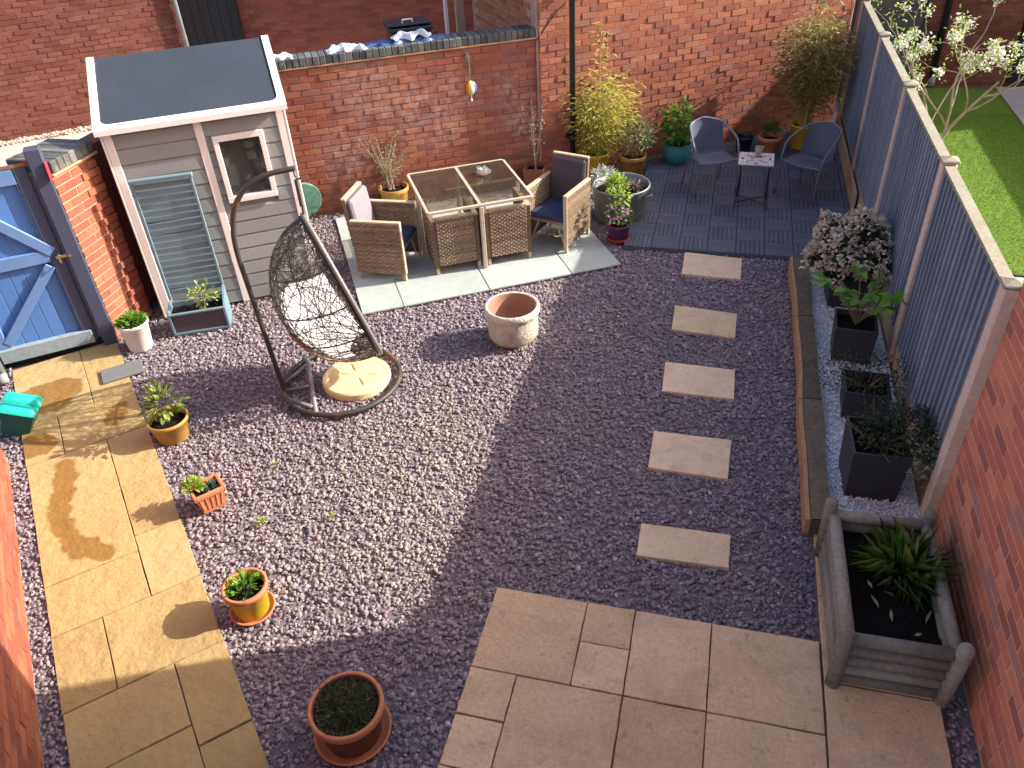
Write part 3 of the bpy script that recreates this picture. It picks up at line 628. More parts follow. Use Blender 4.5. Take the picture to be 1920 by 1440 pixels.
part('handle', MB().tube([(-.07, -.05, 1.99), (-.07, -.05, 2.03), (.05, -.05, 2.03), (.05, -.05, 1.99)], .01, 6), m_whitesheet, ct)

# right hand house
def rh_extra(b): b.box(-.0, 7, .2, 6.0, -.1, 5.6)
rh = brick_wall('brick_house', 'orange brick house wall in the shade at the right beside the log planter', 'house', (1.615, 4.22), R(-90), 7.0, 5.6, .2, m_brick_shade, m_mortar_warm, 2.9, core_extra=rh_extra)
# left hand house
a0, a1 = .6, 6.26; lx, ly = PA(a0, -1.21)
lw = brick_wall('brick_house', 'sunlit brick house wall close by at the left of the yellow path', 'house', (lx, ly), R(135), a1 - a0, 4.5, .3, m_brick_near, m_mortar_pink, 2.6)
# the rest of that house lies left of the wall
gp = thing('drainpipe', 'short grey drainpipe at the left post of the blue gate', 'drainpipe', (-6.17, 4.53, 0))
part('pipe', MB().tube([(0, 0, .05), (0, 0, 1.6)], .042, 12), m_pipegrey, gp, True); part('shoe', MB().tube([(0, 0, .07), (.05, -.05, .0)], .045, 10), m_pipegrey, gp, True)

# gate pier
pier = brick_wall('gate_pier', 'sunlit orange brick pier between the blue gate and the shed', 'pier', (-5.5, 5.30), R(90), .52, 1.68, .3, m_brick_near, m_mortar_pink, 1.66, limit=0)
for ch in list(pier.children): bpy.data.objects.remove(ch)
pf, _ = brick_variants(m_brick_near, .205, 'p'); ph, _ = brick_variants(m_brick_near, .10, 'p')
for k in range(22):
    z = k * BH + .0375; odd = k % 2
    for (cx, half, out) in ([(.105, 0, 0), (.32, 0, .0), (.468, 1, .014)] if odd else [(.052, 1, 0), (.21, 0, 0), (.415, 0, .022)]):
        o = put('brick', random.choice(ph if half else pf), pier, (cx, -out, z)); o.rotation_euler = (0, 0, R(-7) if out else 0)
part('tile_course', MB().cbox(-.02, .55, -.05, .32, 1.68, 1.70, .004), m_tilecourse, pier)
part('return_wall', MB().box(.521, 2.6, .12, .345, 0, 1.70), m_brick_deepshade, pier)  # boundary wall added so the gap reads dark, shade in its brick colour
for k in range(7): put('coping_brick', MB().cbox(.003 + k * .077, .078 + k * .077, -.04, .42, 1.70, 1.80 + random.uniform(-.004, .004), .008).mesh('coping_brick', m_cope), pier)
rt = tag(put('strap', MB().cbox(-.004, .0, -.012, .3, 1.3, 1.3, .0).mesh('strap', m_redtape)), 'red strap hooked over the coping of the gate pier', 'strap')
rt.data = MB().obox((-5.50, 5.275, 1.815), (-5.72, 5.30, 1.812), .025, .006, r=.5).obox((-5.475, 5.272, 1.82), (-5.472, 5.262, 1.66), .006, .028, (0, 1, 0), .5).mesh('strap', m_redtape)

# ------------------------------------------------------------------ blue gate
gate = thing('garden_gate', 'blue boarded garden gate with cross braces at the end of the yellow path', 'gate', (-6.28, 4.69, 0), R(38.75))
for k in range(7): part('board', MB().cbox(.0 + k * .118, .115 + k * .118, .03, .048, .08, 1.80 + random.uniform(-.003, .003), .004), m_blue, gate)
part('stile', MB().cbox(-.005, .10, -.008, .03, .08, 1.80, .006), m_bluefr, gate)
part('stile', MB().cbox(.725, .83, -.008, .03, .08, 1.80, .006), m_bluepost_shade, gate)  # shade of the gate post put in by the darker blue
for z0, z1 in ((1.66, 1.79), (.93, 1.05)): part('rail', MB().cbox(.102, .723, -.006, .03, z0, z1, .006), m_bluefr, gate)
part('bottom_rail', MB().cbox(-.003, .80, -.03, .029, .06, .2, .008), m_weather, gate)
part('brace', MB().obox((.76, .002, 1.02), (.12, .002, 1.72), .095, .03, (0, 1, 0), b=.005), m_bluefr, gate)
part('brace', MB().obox((.70, .002, .90), (.10, .002, .24), .085, .03, (0, 1, 0), b=.005), m_bluefr, gate)
part('latch', MB().cbox(.77, .90, -.028, -.01, .955, .985, .004).tube([(.80, -.01, 1.0), (.80, -.06, 1.0), (.80, -.06, .93), (.80, -.01, .93)], .008, 6).tube([(.885, -.0, .97), (.885, -.045, .97)], .014, 8), m_brass, gate)
part('hinge', MB().cbox(.50, .85, -.01, -.004, 1.80, 1.83, .002).tube([(.86, -.0, 1.79), (.86, -.0, 1.84)], .012, 8), m_rust, gate)
part('gate_post', MB().cbox(.862, .985, -.04, .08, 0, 1.93, .008), m_bluepost_shade, gate)
part('gate_post', MB().cbox(-.12, -.012, -.04, .08, 0, 1.93, .008), m_bluepost_shade, gate)
part('step', MB().cbox(-.1, .98, .03, .12, -.02, .035, .004), m_blackboards, gate)

# ------------------------------------------------------------------ shed
shed = thing('shed', 'grey clad garden shed with dark felt roof and white trim', 'shed', (-5.29, 5.81, 0), WA + R(2.0))
SW, SD = 1.545, .80
def roofz(y): return 1.90 + (2.27 - 1.90) * (y + .06) / .90
b = MB(); b.add([(0.012, .012, 0), (SW - .012, .012, 0), (SW - .012, SD, 0), (.012, SD, 0), (.012, .012, 1.88), (SW - .012, .012, 1.88), (SW - .012, SD, 2.2), (.012, SD, 2.2)],
                [(0, 3, 2, 1), (4, 5, 6, 7), (1, 2, 6, 5), (2, 3, 7, 6), (3, 0, 4, 7)])
WX0, WX1, WZ0, WZ1 = .915, 1.305, 1.115, 1.67
b.add([(.012, .012, 0), (WX0, .012, 0), (WX0, .012, 1.88), (.012, .012, 1.88), (WX1, .012, 0), (SW - .012, .012, 0), (SW - .012, .012, 1.88), (WX1, .012, 1.88), (WX0, .012, WZ0), (WX1, .012, WZ0), (WX0, .012, WZ1), (WX1, .012, WZ1), (WX0, .012, 1.88), (WX1, .012, 1.88)],
      [(0, 1, 2, 3), (4, 5, 6, 7), (1, 4, 9, 8), (10, 11, 13, 12)])
part('wall', b, m_shed, shed)
def clad(x0, x1):
    k = 0; z = .02
    while z < 1.86:
        z1 = min(z + .142, 1.875)
        spans = [(x0, x1)]
        if x0 > .5:
            if z1 > WZ0 - .05 and z < WZ1 + .05: spans = [(x0, WX0 - .035), (WX1 + .035, x1)]
        for (p, q) in spans:
            if q - p > .03:
                mb = MB(); e = .012
                mb.add([(p, -.022, z), (q, -.022, z), (q, -.018, z + .118), (p, -.018, z + .118), (q, .0, z1 - .002), (p, .0, z1 - .002), (p, .012, z), (q, .012, z), (q, .012, z1), (p, .012, z1)],
                       [(0, 1, 2, 3), (3, 2, 4, 5), (6, 7, 1, 0), (1, 7, 8, 4, 2), (0, 3, 5, 9, 6), (5, 4, 8, 9)])
                part('board', mb, m_shed, shed)
        z = z1
clad(.06, .752); clad(.822, SW - .06)
for x0, x1 in ((-.01, .06), (.752, .822), (SW - .06, SW + .012)): part('trim', MB().cbox(x0, x1, -.028, .012, 0, 1.885, .005), m_trim, shed)
part('corner_trim', MB().cbox(SW + .012, SW + .032, -.03, .05, 0, 1.9, .004), m_trim, shed)
part('corner_trim', MB().cbox(-.032, -.012, -.03, .05, 0, 1.9, .004), m_trim, shed)
wf = MB(); t = .045
wf.cbox(WX0 - t + .01, WX1 + t - .01, -.045, .01, WZ1 - .01, WZ1 + t, .004).cbox(WX0 - t + .01, WX1 + t - .01, -.05, .01, WZ0 - t, WZ0 + .01, .004).cbox(WX0 - t + .01, WX0 + .012, -.045, .01, WZ0 + .01, WZ1 - .01, .004).cbox(WX1 - .012, WX1 + t - .01, -.045, .01, WZ0 + .01, WZ1 - .01, .004)
fr = part('window', wf, m_trim, shed)
part('pane', MB().box(WX0 + .01, WX1 - .01, -.012, -.008, WZ0 + .01, WZ1 - .01), m_pane, fr)
cl = MB(); cl.box(.5, 1.5, .45, .46, 0, 1.8, .02)
for _ in range(16): 
    x, z, w, h = random.uniform(.85, 1.3), random.uniform(.95, 1.55), random.uniform(.03, .12), random.uniform(.05, .22); y = random.uniform(.08, .35); cl.cbox(x, x + w, y, y + .05, z, z + h, .01)
part('stored_tools', cl, m_junk, shed)
RX0, RX1, RY0, RY1 = -.055, 1.60, -.11, .84
def rz_(y): return 1.905 + .40 * (y - RY0) / (RY1 - RY0)
b = MB(); q = [(RX0 + .03, RY0 + .03), (RX1 - .03, RY0 + .03), (RX1 - .03, RY1), (RX0 + .03, RY1)]
b.add([(x, y, rz_(y) - .03) for x, y in q] + [(x, y, rz_(y) + .012) for x, y in q], [(0, 3, 2, 1), (4, 5, 6, 7), (0, 1, 5, 4), (1, 2, 6, 5), (2, 3, 7, 6), (3, 0, 4, 7)]); part('roof', b, m_felt, shed)
b = MB(); T = .065; Rr = .07                                       # white fascia with rounded inner corners
inner = [(RX0 + T, RY1)] + [(RX0 + T + Rr - Rr * math.cos(a), RY0 + T + Rr - Rr * math.sin(a)) for a in np.linspace(0, math.pi / 2, 7)] + [(RX1 - T - Rr + Rr * math.sin(a), RY0 + T + Rr - Rr * math.cos(a)) for a in np.linspace(0, math.pi / 2, 7)] + [(RX1 - T, RY1)]
outer = [(RX0, RY1)] + [(RX0, RY0)] * 7 + [(RX1, RY0)] * 7 + [(RX1, RY1)]
n = len(inner); vs = []
for ring, dz in ((outer, -.022), (outer, .026), (inner, .026), (inner, -.01)): vs += [(x, y, rz_(y) + dz) for x, y in ring]
fs = []
for k in range(3):
    for i in range(n - 1): fs.append([k * n + i, k * n + i + 1, (k + 1) * n + i + 1, (k + 1) * n + i])
b.add(vs, fs); part('fascia', b, m_trim, shed)

# ------------------------------------------------------------------ green disc, sun catcher
dt = thing('folded_table', 'round dark green table top leaning by the wall behind the shed', 'folding table', (*W(-.21, .16), .03), WA + R(10))
o = part('top', MB().lathe([(.0, -.012), (.225, -.012), (.238, -.004), (.238, .006), (.225, .013), (.0, .013)], 40), m_greendisc, dt, False); o.location = (0, .02, .235); o.rotation_euler = (R(-82), 0, 0)
part('leg', MB().tube([(-.12, .02, .0), (.1, .03, .36)], .009, 6), m_black, dt); part('leg', MB().tube([(.12, .04, .0), (-.1, .04, .36)], .009, 6), m_black, dt)
sc = thing('sun_catcher', 'rainbow glass sun catcher hanging on the brick garden wall', 'sun catcher', (*W(1.99, .05), 0), WA)
part('bracket', MB().box(-.015, .015, .03, .05, 1.62, 1.68).tube([(0, .03, 1.67), (0, -.05, 1.68), (0, -.06, 1.655)], .005, 6), m_grey_metal, sc)
part('chain', MB().tube([(0, -.058, 1.655), (.002, -.058, 1.5), (-.002, -.056, 1.39)], .004, 5), m_greendisc, sc)
RAIN = [('rainbow_red', (.6, .02, .03)), ('rainbow_orange', (.65, .22, .02)), ('rainbow_yellow', (.65, .55, .04)), ('rainbow_white', (.7, .7, .7)), ('rainbow_blue', (.06, .14, .45)), ('rainbow_violet', (.22, .06, .35))]
for k, (nm, c) in enumerate(RAIN):
    a0_ = math.pi * k / 6 - math.pi / 2
    def fn(u, v, a0_=a0_):
        th = a0_ + u * math.pi / 6 - math.pi * .0; ph = math.pi * v
        return (.075 * math.sin(ph) * math.sin(th), -.06 - .045 * math.sin(ph) * math.cos(th), 1.305 + .085 * math.cos(ph))
    part('glass_segment', MB().grid(fn, 3, 10), solid(nm, c, .25), sc)
part('crystal', MB().lathe([(0, -.03), (.016, 0), (0, .03)], 6, (0, -.06, 1.16)).tube([(0, -.06, 1.22), (0, -.06, 1.18)], .003, 4), m_whitesheet, sc)

# ------------------------------------------------------------------ fence
FX = 1.585
fence = thing('garden_fence', 'navy blue close boarded garden fence with beige posts on the right', 'fence', (FX, 0, 0))
POSTS = [4.27, 6.12, 8.05, 9.98, 11.92]
def ftop(y): return 1.80 - .012 * (y - 4.27)
for y in POSTS:
    part('post', MB().cbox(-.045, .055, y - .05, y + .05, 0, ftop(y) + .03, .01), m_post, fence)
    part('post_cap', MB().cbox(-.058, .068, y - .062, y + .062, ftop(y) + .031, ftop(y) + .052, .008).lathe([(.075, ftop(y) + .052), (.0, ftop(y) + .072)], 4, (.005, y, 0), a0=math.pi / 4), m_cap, fence)
for y0, y1 in zip(POSTS, POSTS[1:]):
    part('gravel_board', MB().cbox(-.02, .03, y0 + .05, y1 - .05, 0, .30, .006), m_gboard, fence)
    part('arris_rail', MB().box(.03, .06, y0 + .05, y1 - .05, .5, .57).box(.03, .06, y0 + .05, y1 - .05, 1.35, 1.42), m_fence, fence)
    b = MB(); za, zb = ftop(y0), ftop(y1)
    b.add([(-.038, y0 + .052, za), (.036, y0 + .052, za), (.036, y1 - .052, zb), (-.038, y1 - .052, zb), (-.036, y0 + .052, za + .022), (.034, y0 + .052, za + .026), (.034, y1 - .052, zb + .026), (-.036, y1 - .052, zb + .022)],
          [(0, 3, 2, 1), (4, 5, 6, 7), (0, 1, 5, 4), (1, 2, 6, 5), (2, 3, 7, 6), (3, 0, 4, 7)]); part('capping_rail', b, m_cap, fence)
    n = 18; w = (y1 - y0 - .1) / n
    for k in range(n):
        ya = y0 + .05 + k * w; z1 = ftop(ya) - .004
        x_thick, x_thin = -.036, .004
        mb = MB(); vs = [(x_thick + random.uniform(-.003, .003), ya, .31), (x_thick + .005, ya + w * .62, .31), (x_thin, ya + w * .70, .31), (x_thin, ya + w - .001, .31), (.02, ya + w - .001, .31), (.02, ya, .31)]
        vs += [(x, y, z1) for x, y, _ in vs]
        mb.add(vs, [(k_, k_ + 6, (k_ + 1) % 6 + 6, (k_ + 1) % 6) for k_ in range(6)] + [(11, 10, 9, 8, 7, 6)]); part('board', mb, m_fence, fence)
b = MB(); b.cbox(-.02, .03, 11.97, 12.1, 0, 1.7, .005); part('infill_board', b, m_fence, fence)
part('batten', MB().cbox(-.075, -.045, 9.2, 12.0, .03, .26, .006), m_gboard, fence)

# ------------------------------------------------------------------ raised bed
bed = thing('raised_bed', 'narrow raised bed edged with an old timber sleeper along the fence', 'raised bed', (0, 0, 0))
def wav(y, k): return .008 * math.sin(y * 2.1 + k) + .005 * math.sin(y * 5.3 + k * 2)
for (y0, y1) in ((4.02, 5.35), (5.36, 6.6), (6.61, 7.78)):
    r_ = random.random()
    b = MB(); b.grid(lambda u, v: [(.83 + wav(y0 + (y1 - y0) * u, 1), y0 + (y1 - y0) * u, -.03), (.832 + wav(y0 + (y1 - y0) * u, 1), y0 + (y1 - y0) * u, .125), (.842 + wav(y0 + (y1 - y0) * u, 1), y0 + (y1 - y0) * u, .142), (.958 + wav(y0 + (y1 - y0) * u, 3), y0 + (y1 - y0) * u, .147 + wav(y0 + (y1 - y0) * u, 6)), (.962 + wav(y0 + (y1 - y0) * u, 3), y0 + (y1 - y0) * u, .0)][round(v * 4)], 24, 4, r_)
    b.add([(.83, y0, -.03), (.83, y0, .13), (.96, y0, .147), (.96, y0, -.03)], [(0, 1, 2, 3)]); b.add([(.83, y1, -.03), (.83, y1, .13), (.96, y1, .147), (.96, y1, -.03)], [(3, 2, 1, 0)])
    part('sleeper', b, m_sleeper, bed)
    b = MB(); b.grid(lambda u, v: [(.8 + wav(y0 + (y1 - y0) * u, 1), y0 + (y1 - y0) * u, -.03), (.8 + wav(y0 + (y1 - y0) * u, 1), y0 + (y1 - y0) * u, .128), (.829 + wav(y0 + (y1 - y0) * u, 1), y0 + (y1 - y0) * u, .134), (.8285 + wav(y0 + (y1 - y0) * u, 1), y0 + (y1 - y0) * u, -.03)][round(v * 3)], 24, 3)
    b.add([(.8 + wav(y0, 1), y0, -.03), (.8 + wav(y0, 1), y0, .128), (.829, y0, .134), (.829, y0, -.03)], [(0, 1, 2, 3)])
    part('edging_board', b, m_sleeper_edge, bed)
part('end_board', MB().cbox(.84, 1.53, 7.79, 7.83, -.03, .14, .004), m_sleeper, bed)
part('end_board', MB().cbox(.97, 1.53, 3.93, 3.96, -.03, .12, .004), m_sleeper, bed)
part('pebble_bedding', MB().box(.965, 1.545, 3.965, 7.785, -.03, .080), m_pebble_base, bed)

# square graphite planters
def square_pot(t, w, d, h, material=None, name='pot', taper=.9):
    b = MB(); th = .014
    def ring(wx, dy, z): return [(-wx / 2, -dy / 2, z), (wx / 2, -dy / 2, z), (wx / 2, dy / 2, z), (-wx / 2, dy / 2, z)]
    vs = ring(w * taper, d * taper, 0) + ring(w, d, h - .004) + ring(w - .006, d - .006, h) + ring(w - 2 * th, d - 2 * th, h) + ring(w - 2 * th - .01, d - 2 * th - .01, h - .05)
    fs = [[3, 2, 1, 0]]
    for k in range(4):
        for i in range(4): fs.append([k * 4 + i, k * 4 + (i + 1) % 4, (k + 1) * 4 + (i + 1) % 4, (k + 1) * 4 + i])
    b.add(vs, fs); part(name, b, material or m_plantbox, t)
    q = MB(); q.grid(lambda u, v: ((u - .5) * (w - 2 * th - .006), (v - .5) * (d - 2 * th - .006), h - .045 + random.uniform(-.008, .008)), 8, 8); part('soil', q, m_soil, t)
def stems(t, n, z0, h, spread, mat_=None, rad=.004, c=(0, 0), name='stem'):
    b = MB()
    for _ in range(n):
        a = random.uniform(0, 6.28); r0 = random.uniform(0, .25) * spread; r1 = random.uniform(.3, 1) * spread
        hh = h * random.uniform(.6, 1)
        b.tube([(c[0] + r0 * math.cos(a), c[1] + r0 * math.sin(a), z0), (c[0] + (r0 + r1) * .45 * math.cos(a), c[1] + (r0 + r1) * .45 * math.sin(a), z0 + hh * .55), (c[0] + r1 * math.cos(a), c[1] + r1 * math.sin(a), z0 + hh)], [rad, rad * .8, rad * .5], 5)
    return part(name, b, mat_ or m_twig, t)
# 1: pale flowering shrub at the deck end
t = thing('potted_shrub', 'rounded shrub covered in pale blush flowers in a dark planter by the deck', 'potted plant', (1.25, 7.05, .08), R(2), 'dark planters in the raised bed')
square_pot(t, .34, .34, .30); stems(t, 14, .25, .3, .25)
pos, d = blob_points(2600, (0.0, .02, .50), (.34, .36, .30), .55, -.6); leaves('foliage', pos, d + rng.normal(size=d.shape) * .6, rng.uniform(.035, .06, len(d)), rng.uniform(.018, .026, len(d)), l_dark, t)
pos, d = blob_points(270, (0.0, .02, .50), (.36, .38, .32), .9, -.5); P_, D_ = [], []
for p, q in zip(pos, d):
    for _ in range(11): P_.append(p + rng.normal(size=3) * .017); D_.append(q + rng.normal(size=3) * .9)
leaves('flowers', np.array(P_), np.array(D_), rng.uniform(.032, .05, len(P_)), rng.uniform(.023, .032, len(P_)), l_pink, t)
# 2: big leaf shrub
t = thing('potted_shrub', 'dark planter with a thin shrub of large bright green leaves against the fence', 'potted plant', (1.235, 6.14, .08), R(-3), 'dark planters in the raised bed')
square_pot(t, .33, .33, .34)
tips = []; b = MB()
for k in range(13):
    a = 6.28 * k / 13 + random.uniform(-.2, .2); r1 = random.uniform(.12, .34); h = random.uniform(.42, .72)
    b.tube([(0, 0, .3), (r1 * .4 * math.cos(a), r1 * .4 * math.sin(a), .3 + (h - .3) * .6), (r1 * math.cos(a), r1 * math.sin(a), h)], [.007, .006, .004], 5); tips.append((r1 * math.cos(a), r1 * math.sin(a), h, a))
part('stem', b, m_twig, t)
for (x, y, z, a) in tips:
    for j in range(5):
        aa_ = a + 6.28 * j / 5 + random.uniform(-.4, .4); n0 = 1
        leaves('leaf', [(x, y, z - .01 * j)], [(math.cos(aa_), math.sin(aa_), random.uniform(.05, .5))], [random.uniform(.085, .125)], [random.uniform(.065, .085)], l_green, t, tilt=.5)
pos, d = blob_points(40, (-.02, .30, .16), (.20, .10, .06), .3, .0); leaves('flowers', pos, d, .042, .036, l_pink, t, kind='stuff')
# 4
t = thing('potted_shrub', 'dark planter with thin wispy grey green foliage behind the biggest planter', 'potted plant', (1.26, 5.36, .08), R(-2), 'dark planters in the raised bed')
square_pot(t, .33, .31, .26); stems(t, 14, .22, .14, .26)
pos, d = blob_points(520, (.04, -.02, .34), (.28, .24, .16), .3, -.6); leaves('foliage', pos, d + rng.normal(size=d.shape) * .7, rng.uniform(.02, .04, len(d)), rng.uniform(.008, .014, len(d)), l_dark, t)
pos, d = blob_points(420, (-.22, .16, .22), (.18, .2, .14), .3, -.9); leaves('wisps', pos, d + rng.normal(size=d.shape) * .7, rng.uniform(.02, .035, len(d)), .008, l_moss, t, kind='stuff')
# 5 biggest
t = thing('potted_shrub', 'largest dark planter with a bushy dark evergreen next to the log planter', 'potted plant', (1.22, 4.52, .08), R(2), 'dark planters in the raised bed')
square_pot(t, .36, .40, .42); stems(t, 18, .36, .16, .36)
pos, d = blob_points(1700, (.16, .04, .46), (.30, .28, .13), .3, -.8); leaves('foliage', pos, d + rng.normal(size=d.shape) * .7, rng.uniform(.02, .045, len(d)), rng.uniform(.010, .018, len(d)), l_dark, t)
pos, d = blob_points(260, (.30, -.12, .36), (.14, .12, .24), .4, -.9); leaves('foliage', pos, d + rng.normal(size=d.shape) * .7, rng.uniform(.03, .05, len(d)), .018, l_olive, t)

# log planter
lp = thing('log_planter', 'weathered grey log roll planter with dark compost and one grass tuft', 'planter', (1.185, 3.38, 0), R(.8))
LW, LD = .265, .46
for sx in (-1, 1):
    for sy in (-1, 1):
        b = MB(); b.tube([(sx * (LW + .015), sy * (LD + .02), -.01), (sx * (LW + .015) + random.uniform(-.01, .01), sy * (LD + .02), .47), (sx * (LW + .015), sy * (LD + .02), .485)], [.041, .040, .028], 12); part('post', b, m_log, lp, True)
for k in range(5):
    z = .05 + k * .083
    for sx in (-1, 1): part('log', MB().tube([(sx * LW, -LD, z), (sx * (LW + random.uniform(-.004, .004)), 0, z), (sx * LW, LD, z)], .037, 10), m_log, lp, True)
    for sy in (-1, 1): part('log', MB().tube([(-LW, sy * LD, z), (LW, sy * LD, z)], .0365, 10), m_log, lp, True)
part('soil', MB().grid(lambda u, v: ((u - .5) * 2 * (LW - .02), (v - .5) * 2 * (LD - .02), .30 + .02 * math.sin(u * 7) * math.cos(v * 9) + random.uniform(-.012, .012)), 16, 24), m_soil, lp)
t = thing('grass_clump', 'tuft of long green grass growing in the log planter compost', 'grass', (1.28, 3.52, .29))
P_, D_ = [], []
for _ in range(330):
    a = random.uniform(0, 6.28); P_.append((random.gauss(0, .04), random.gauss(0, .035), .0)); D_.append((math.cos(a) * random.uniform(.1, 1.1), math.sin(a) * random.uniform(.1, 1.1), random.uniform(.6, 1)))
leaves('blades', np.array(P_), np.array(D_), rng.uniform(.15, .30, 330), .0042, leafmat('grass_blade', (.07, .15, .025), (.16, .29, .05), (.38, .44, .14)), t, droop=.55)
for (x, y, a, l), wh in zip(((1.12, 3.2, 1.9, .1), (1.18, 3.12, 1.6, .09), (1.35, 3.14, 1.2, .12), (1.22, 3.3, 2.6, .07), (1.1, 3.34, 2.0, .06), (1.28, 3.05, .5, .05), (1.2, 3.75, .7, .06)), ('long curled leaf near the front left corner', 'leaf at the front, left of the middle', 'longest pale leaf near the front right corner', 'short leaf beneath the grass tuft', 'small leaf by the left logs', 'tiny leaf right at the front logs', 'small leaf behind the grass tuft')):
    o = leaves('fallen_leaf', [(x, y, .325)], [(math.cos(a), math.sin(a), .08)], [l], [.02], l_olive, None, droop=.1); tag(o, 'dry pale ' + wh + ' on the log planter compost', 'leaf', 'dry leaves on the compost')

# ------------------------------------------------------------------ round pots
def round_pot(t, rt, rb, h, material, lip=.018, liph=.04, n=40, soil=True, soil_z=None, style='rim', name='pot'):
    th = .012
    if style == 'rim': prof = [(0, 0), (rb, 0), (rb + .004, .004), (rt - lip, h - liph), (rt - .002, h - liph + .003), (rt, h - liph + .01), (rt, h - .006), (rt - .005, h), (rt - lip, h), (rt - lip - .006, h - .008), (rt - lip - .012, h - .09)]
    else: prof = [(0, 0), (rb * .9, 0), (rb, .01), (rb + (rt - rb) * 1.15, h * .35), (rt + .012, h * .62), (rt, h * .9), (rt - .005, h - .012), (rt + .004, h - .004), (rt, h), (rt - .015, h), (rt - .022, h - .02), (rt - .02, h - .08)]
    part(name, MB().lathe(prof, n), material, t, True)
    if soil:
        z = soil_z or h - .045; r = rt - lip - .008
        part('soil', MB().lathe([(r, z - .01), (r * .7, z + .004), (0, z + .006)], 20), m_soil, t, True)
def saucer(t, r, material, h=.03): part('saucer', MB().lathe([(0, 0), (r * .9, 0), (r, h - .004), (r - .003, h), (r - .012, h), (r * .88, .01), (0, .01)], 40), material, t, True)
G1 = 'potted plants standing about the garden'
t = thing('potted_plant', 'white plastic pot of fresh green leaves at the foot of the brick pier', 'potted plant', (-5.225, 5.265, -.01), 0, G1)
round_pot(t, .145, .105, .285, m_whitepot, .012, .03)
pos, d = blob_points(260, (0, 0, .27), (.115, .115, .07), .3, .0); leaves('foliage', pos, d + [0, 0, .4], rng.uniform(.04, .07, len(d)), .02, l_green, t)
t = thing('potted_plant', 'low ochre pot with a leafy upright plant in the shadow beside the path', 'potted plant', (-4.115, 4.12, -.01), 0, G1)
round_pot(t, .165, .12, .20, m_ochre, .014, .03); stems(t, 7, .15, .25, .12, m_twig)
pos, d = blob_points(170, (-.02, .02, .33), (.12, .12, .15), .2, -.8); leaves('foliage', pos, d + [0, 0, .3], rng.uniform(.05, .085, len(d)), rng.uniform(.025, .036, len(d)), leafmat('oca_leaf', (.10, .16, .03), (.22, .30, .06), (.42, .46, .16)), t)
pos, d = blob_points(16, (.07, .06, .36), (.08, .08, .1), .3, -.3); leaves('flowers', pos, d, .035, .03, leafmat('violet_petal', (.10, .04, .25), (.16, .08, .35), (.3, .2, .45)), t)
t = thing('potted_plant', 'small square terracotta pot with a lime succulent on the gravel by the path', 'potted plant', (-3.365, 3.47, -.01), R(50), G1)
square_pot(t, .215, .175, .19, m_terra, taper=.72)
rb_ = MB()
for sx in (-1, 1): rb_.cbox(sx * .1075 - .008, sx * .1075 + .008, -.095, .095, .155, .192, .004)
for sy in (-1, 1): rb_.cbox(-.099, .099, sy * .0875 - .008, sy * .0875 + .008, .155, .192, .004)
part('rim', rb_, m_terra, t)
for sy in (-1, 1):
    for k in range(5): part('fluting', MB().obox((-.07 + k * .032, sy * .067, .03), (-.08 + k * .039, sy * .083, .145), .012, .008, (0, 1, 0), b=.003), m_terra, t)
pos, d = blob_points(150, (-.075, .05, .19), (.06, .06, .05), .2, -.2); leaves('succulent', pos, d + [0, 0, .3], .045, .018, l_lime, t)
pos, d = blob_points(60, (.03, -.0, .165), (.05, .05, .025), .2, -.1); leaves('low_succulent', pos, d + [0, 0, .3], .03, .016, leafmat('bluegreen_leaf', (.06, .13, .10), (.10, .2, .15), (.2, .28, .2)), t)
t = thing('potted_plant', 'bright yellow pot with orange rim and saucer of seedlings on the gravel', 'potted plant', (-2.59, 2.675, -.01), 0, G1)
saucer(t, .145, m_terra); round_pot(t, .137, .10, .235, m_yellow, .013, .03); t.children[-1].location.z = .0
part('rim', MB().lathe([(.139, .205), (.142, .21), (.142, .236), (.136, .24), (.123, .24), (.121, .232)], 40), m_terra, t, True)
pos, d = blob_points(90, (-.01, 0, .215), (.10, .10, .035), .1, .0); leaves('seedlings', pos, d + [0, 0, .4], rng.uniform(.035, .06, len(d)), rng.uniform(.014, .022, len(d)), l_green, t)
t = thing('potted_plant', 'large terracotta pot of mossy thyme on a saucer in front shade', 'potted plant', (-1.625, 2.045, -.01), R(20), G1)
saucer(t, .212, m_terra, .035); round_pot(t, .197, .15, .265, m_terra_dk, .016, .05)
part('rim', MB().lathe([(.199, .222), (.2015, .226), (.2015, .262), (.196, .267), (.182, .267), (.18, .26)], 44), m_terra, t, True)
pos, d = blob_points(5200, (0, -.0, .225), (.168, .168, .055), .5, .0); leaves('foliage', pos, d * .6 + rng.normal(size=d.shape) * .6 + [0, 0, .35], rng.uniform(.014, .03, len(d)), rng.uniform(.005, .010, len(d)), l_moss, t)
pos, d = blob_points(60, (0, -.0, .235), (.16, .16, .05), .7, .1); leaves('dry_stalks', pos, rng.normal(size=d.shape) + [0, 0, .5], rng.uniform(.03, .06, len(d)), .004, l_olive, t)
# fire pit
t = thing('fire_pit', 'cream clay fire pit bowl standing on the sunny gravel', 'fire pit', (-1.715, 6.035, -.012), R(40))
prof = [(0, .0), (.19, 0), (.205, .02), (.232, .06), (.238, .16), (.232, .25), (.236, .275), (.256, .295), (.26, .325), (.25, .352), (.235, .36), (.222, .352)]
part('bowl', MB().lathe(prof, 48), m_fire, t, True)
part('lining', MB().lathe([(.222, .352), (.212, .33), (.207, .2), (.19, .10), (0, .09)], 48), m_firein, t, True)
part('foot', MB().cbox(-.05, .05, -.2, -.16, -.02, .03, .01).cbox(-.19, -.13, .08, .16, -.02, .03, .01).cbox(.13, .19, .08, .16, -.02, .03, .01), m_fire, t)

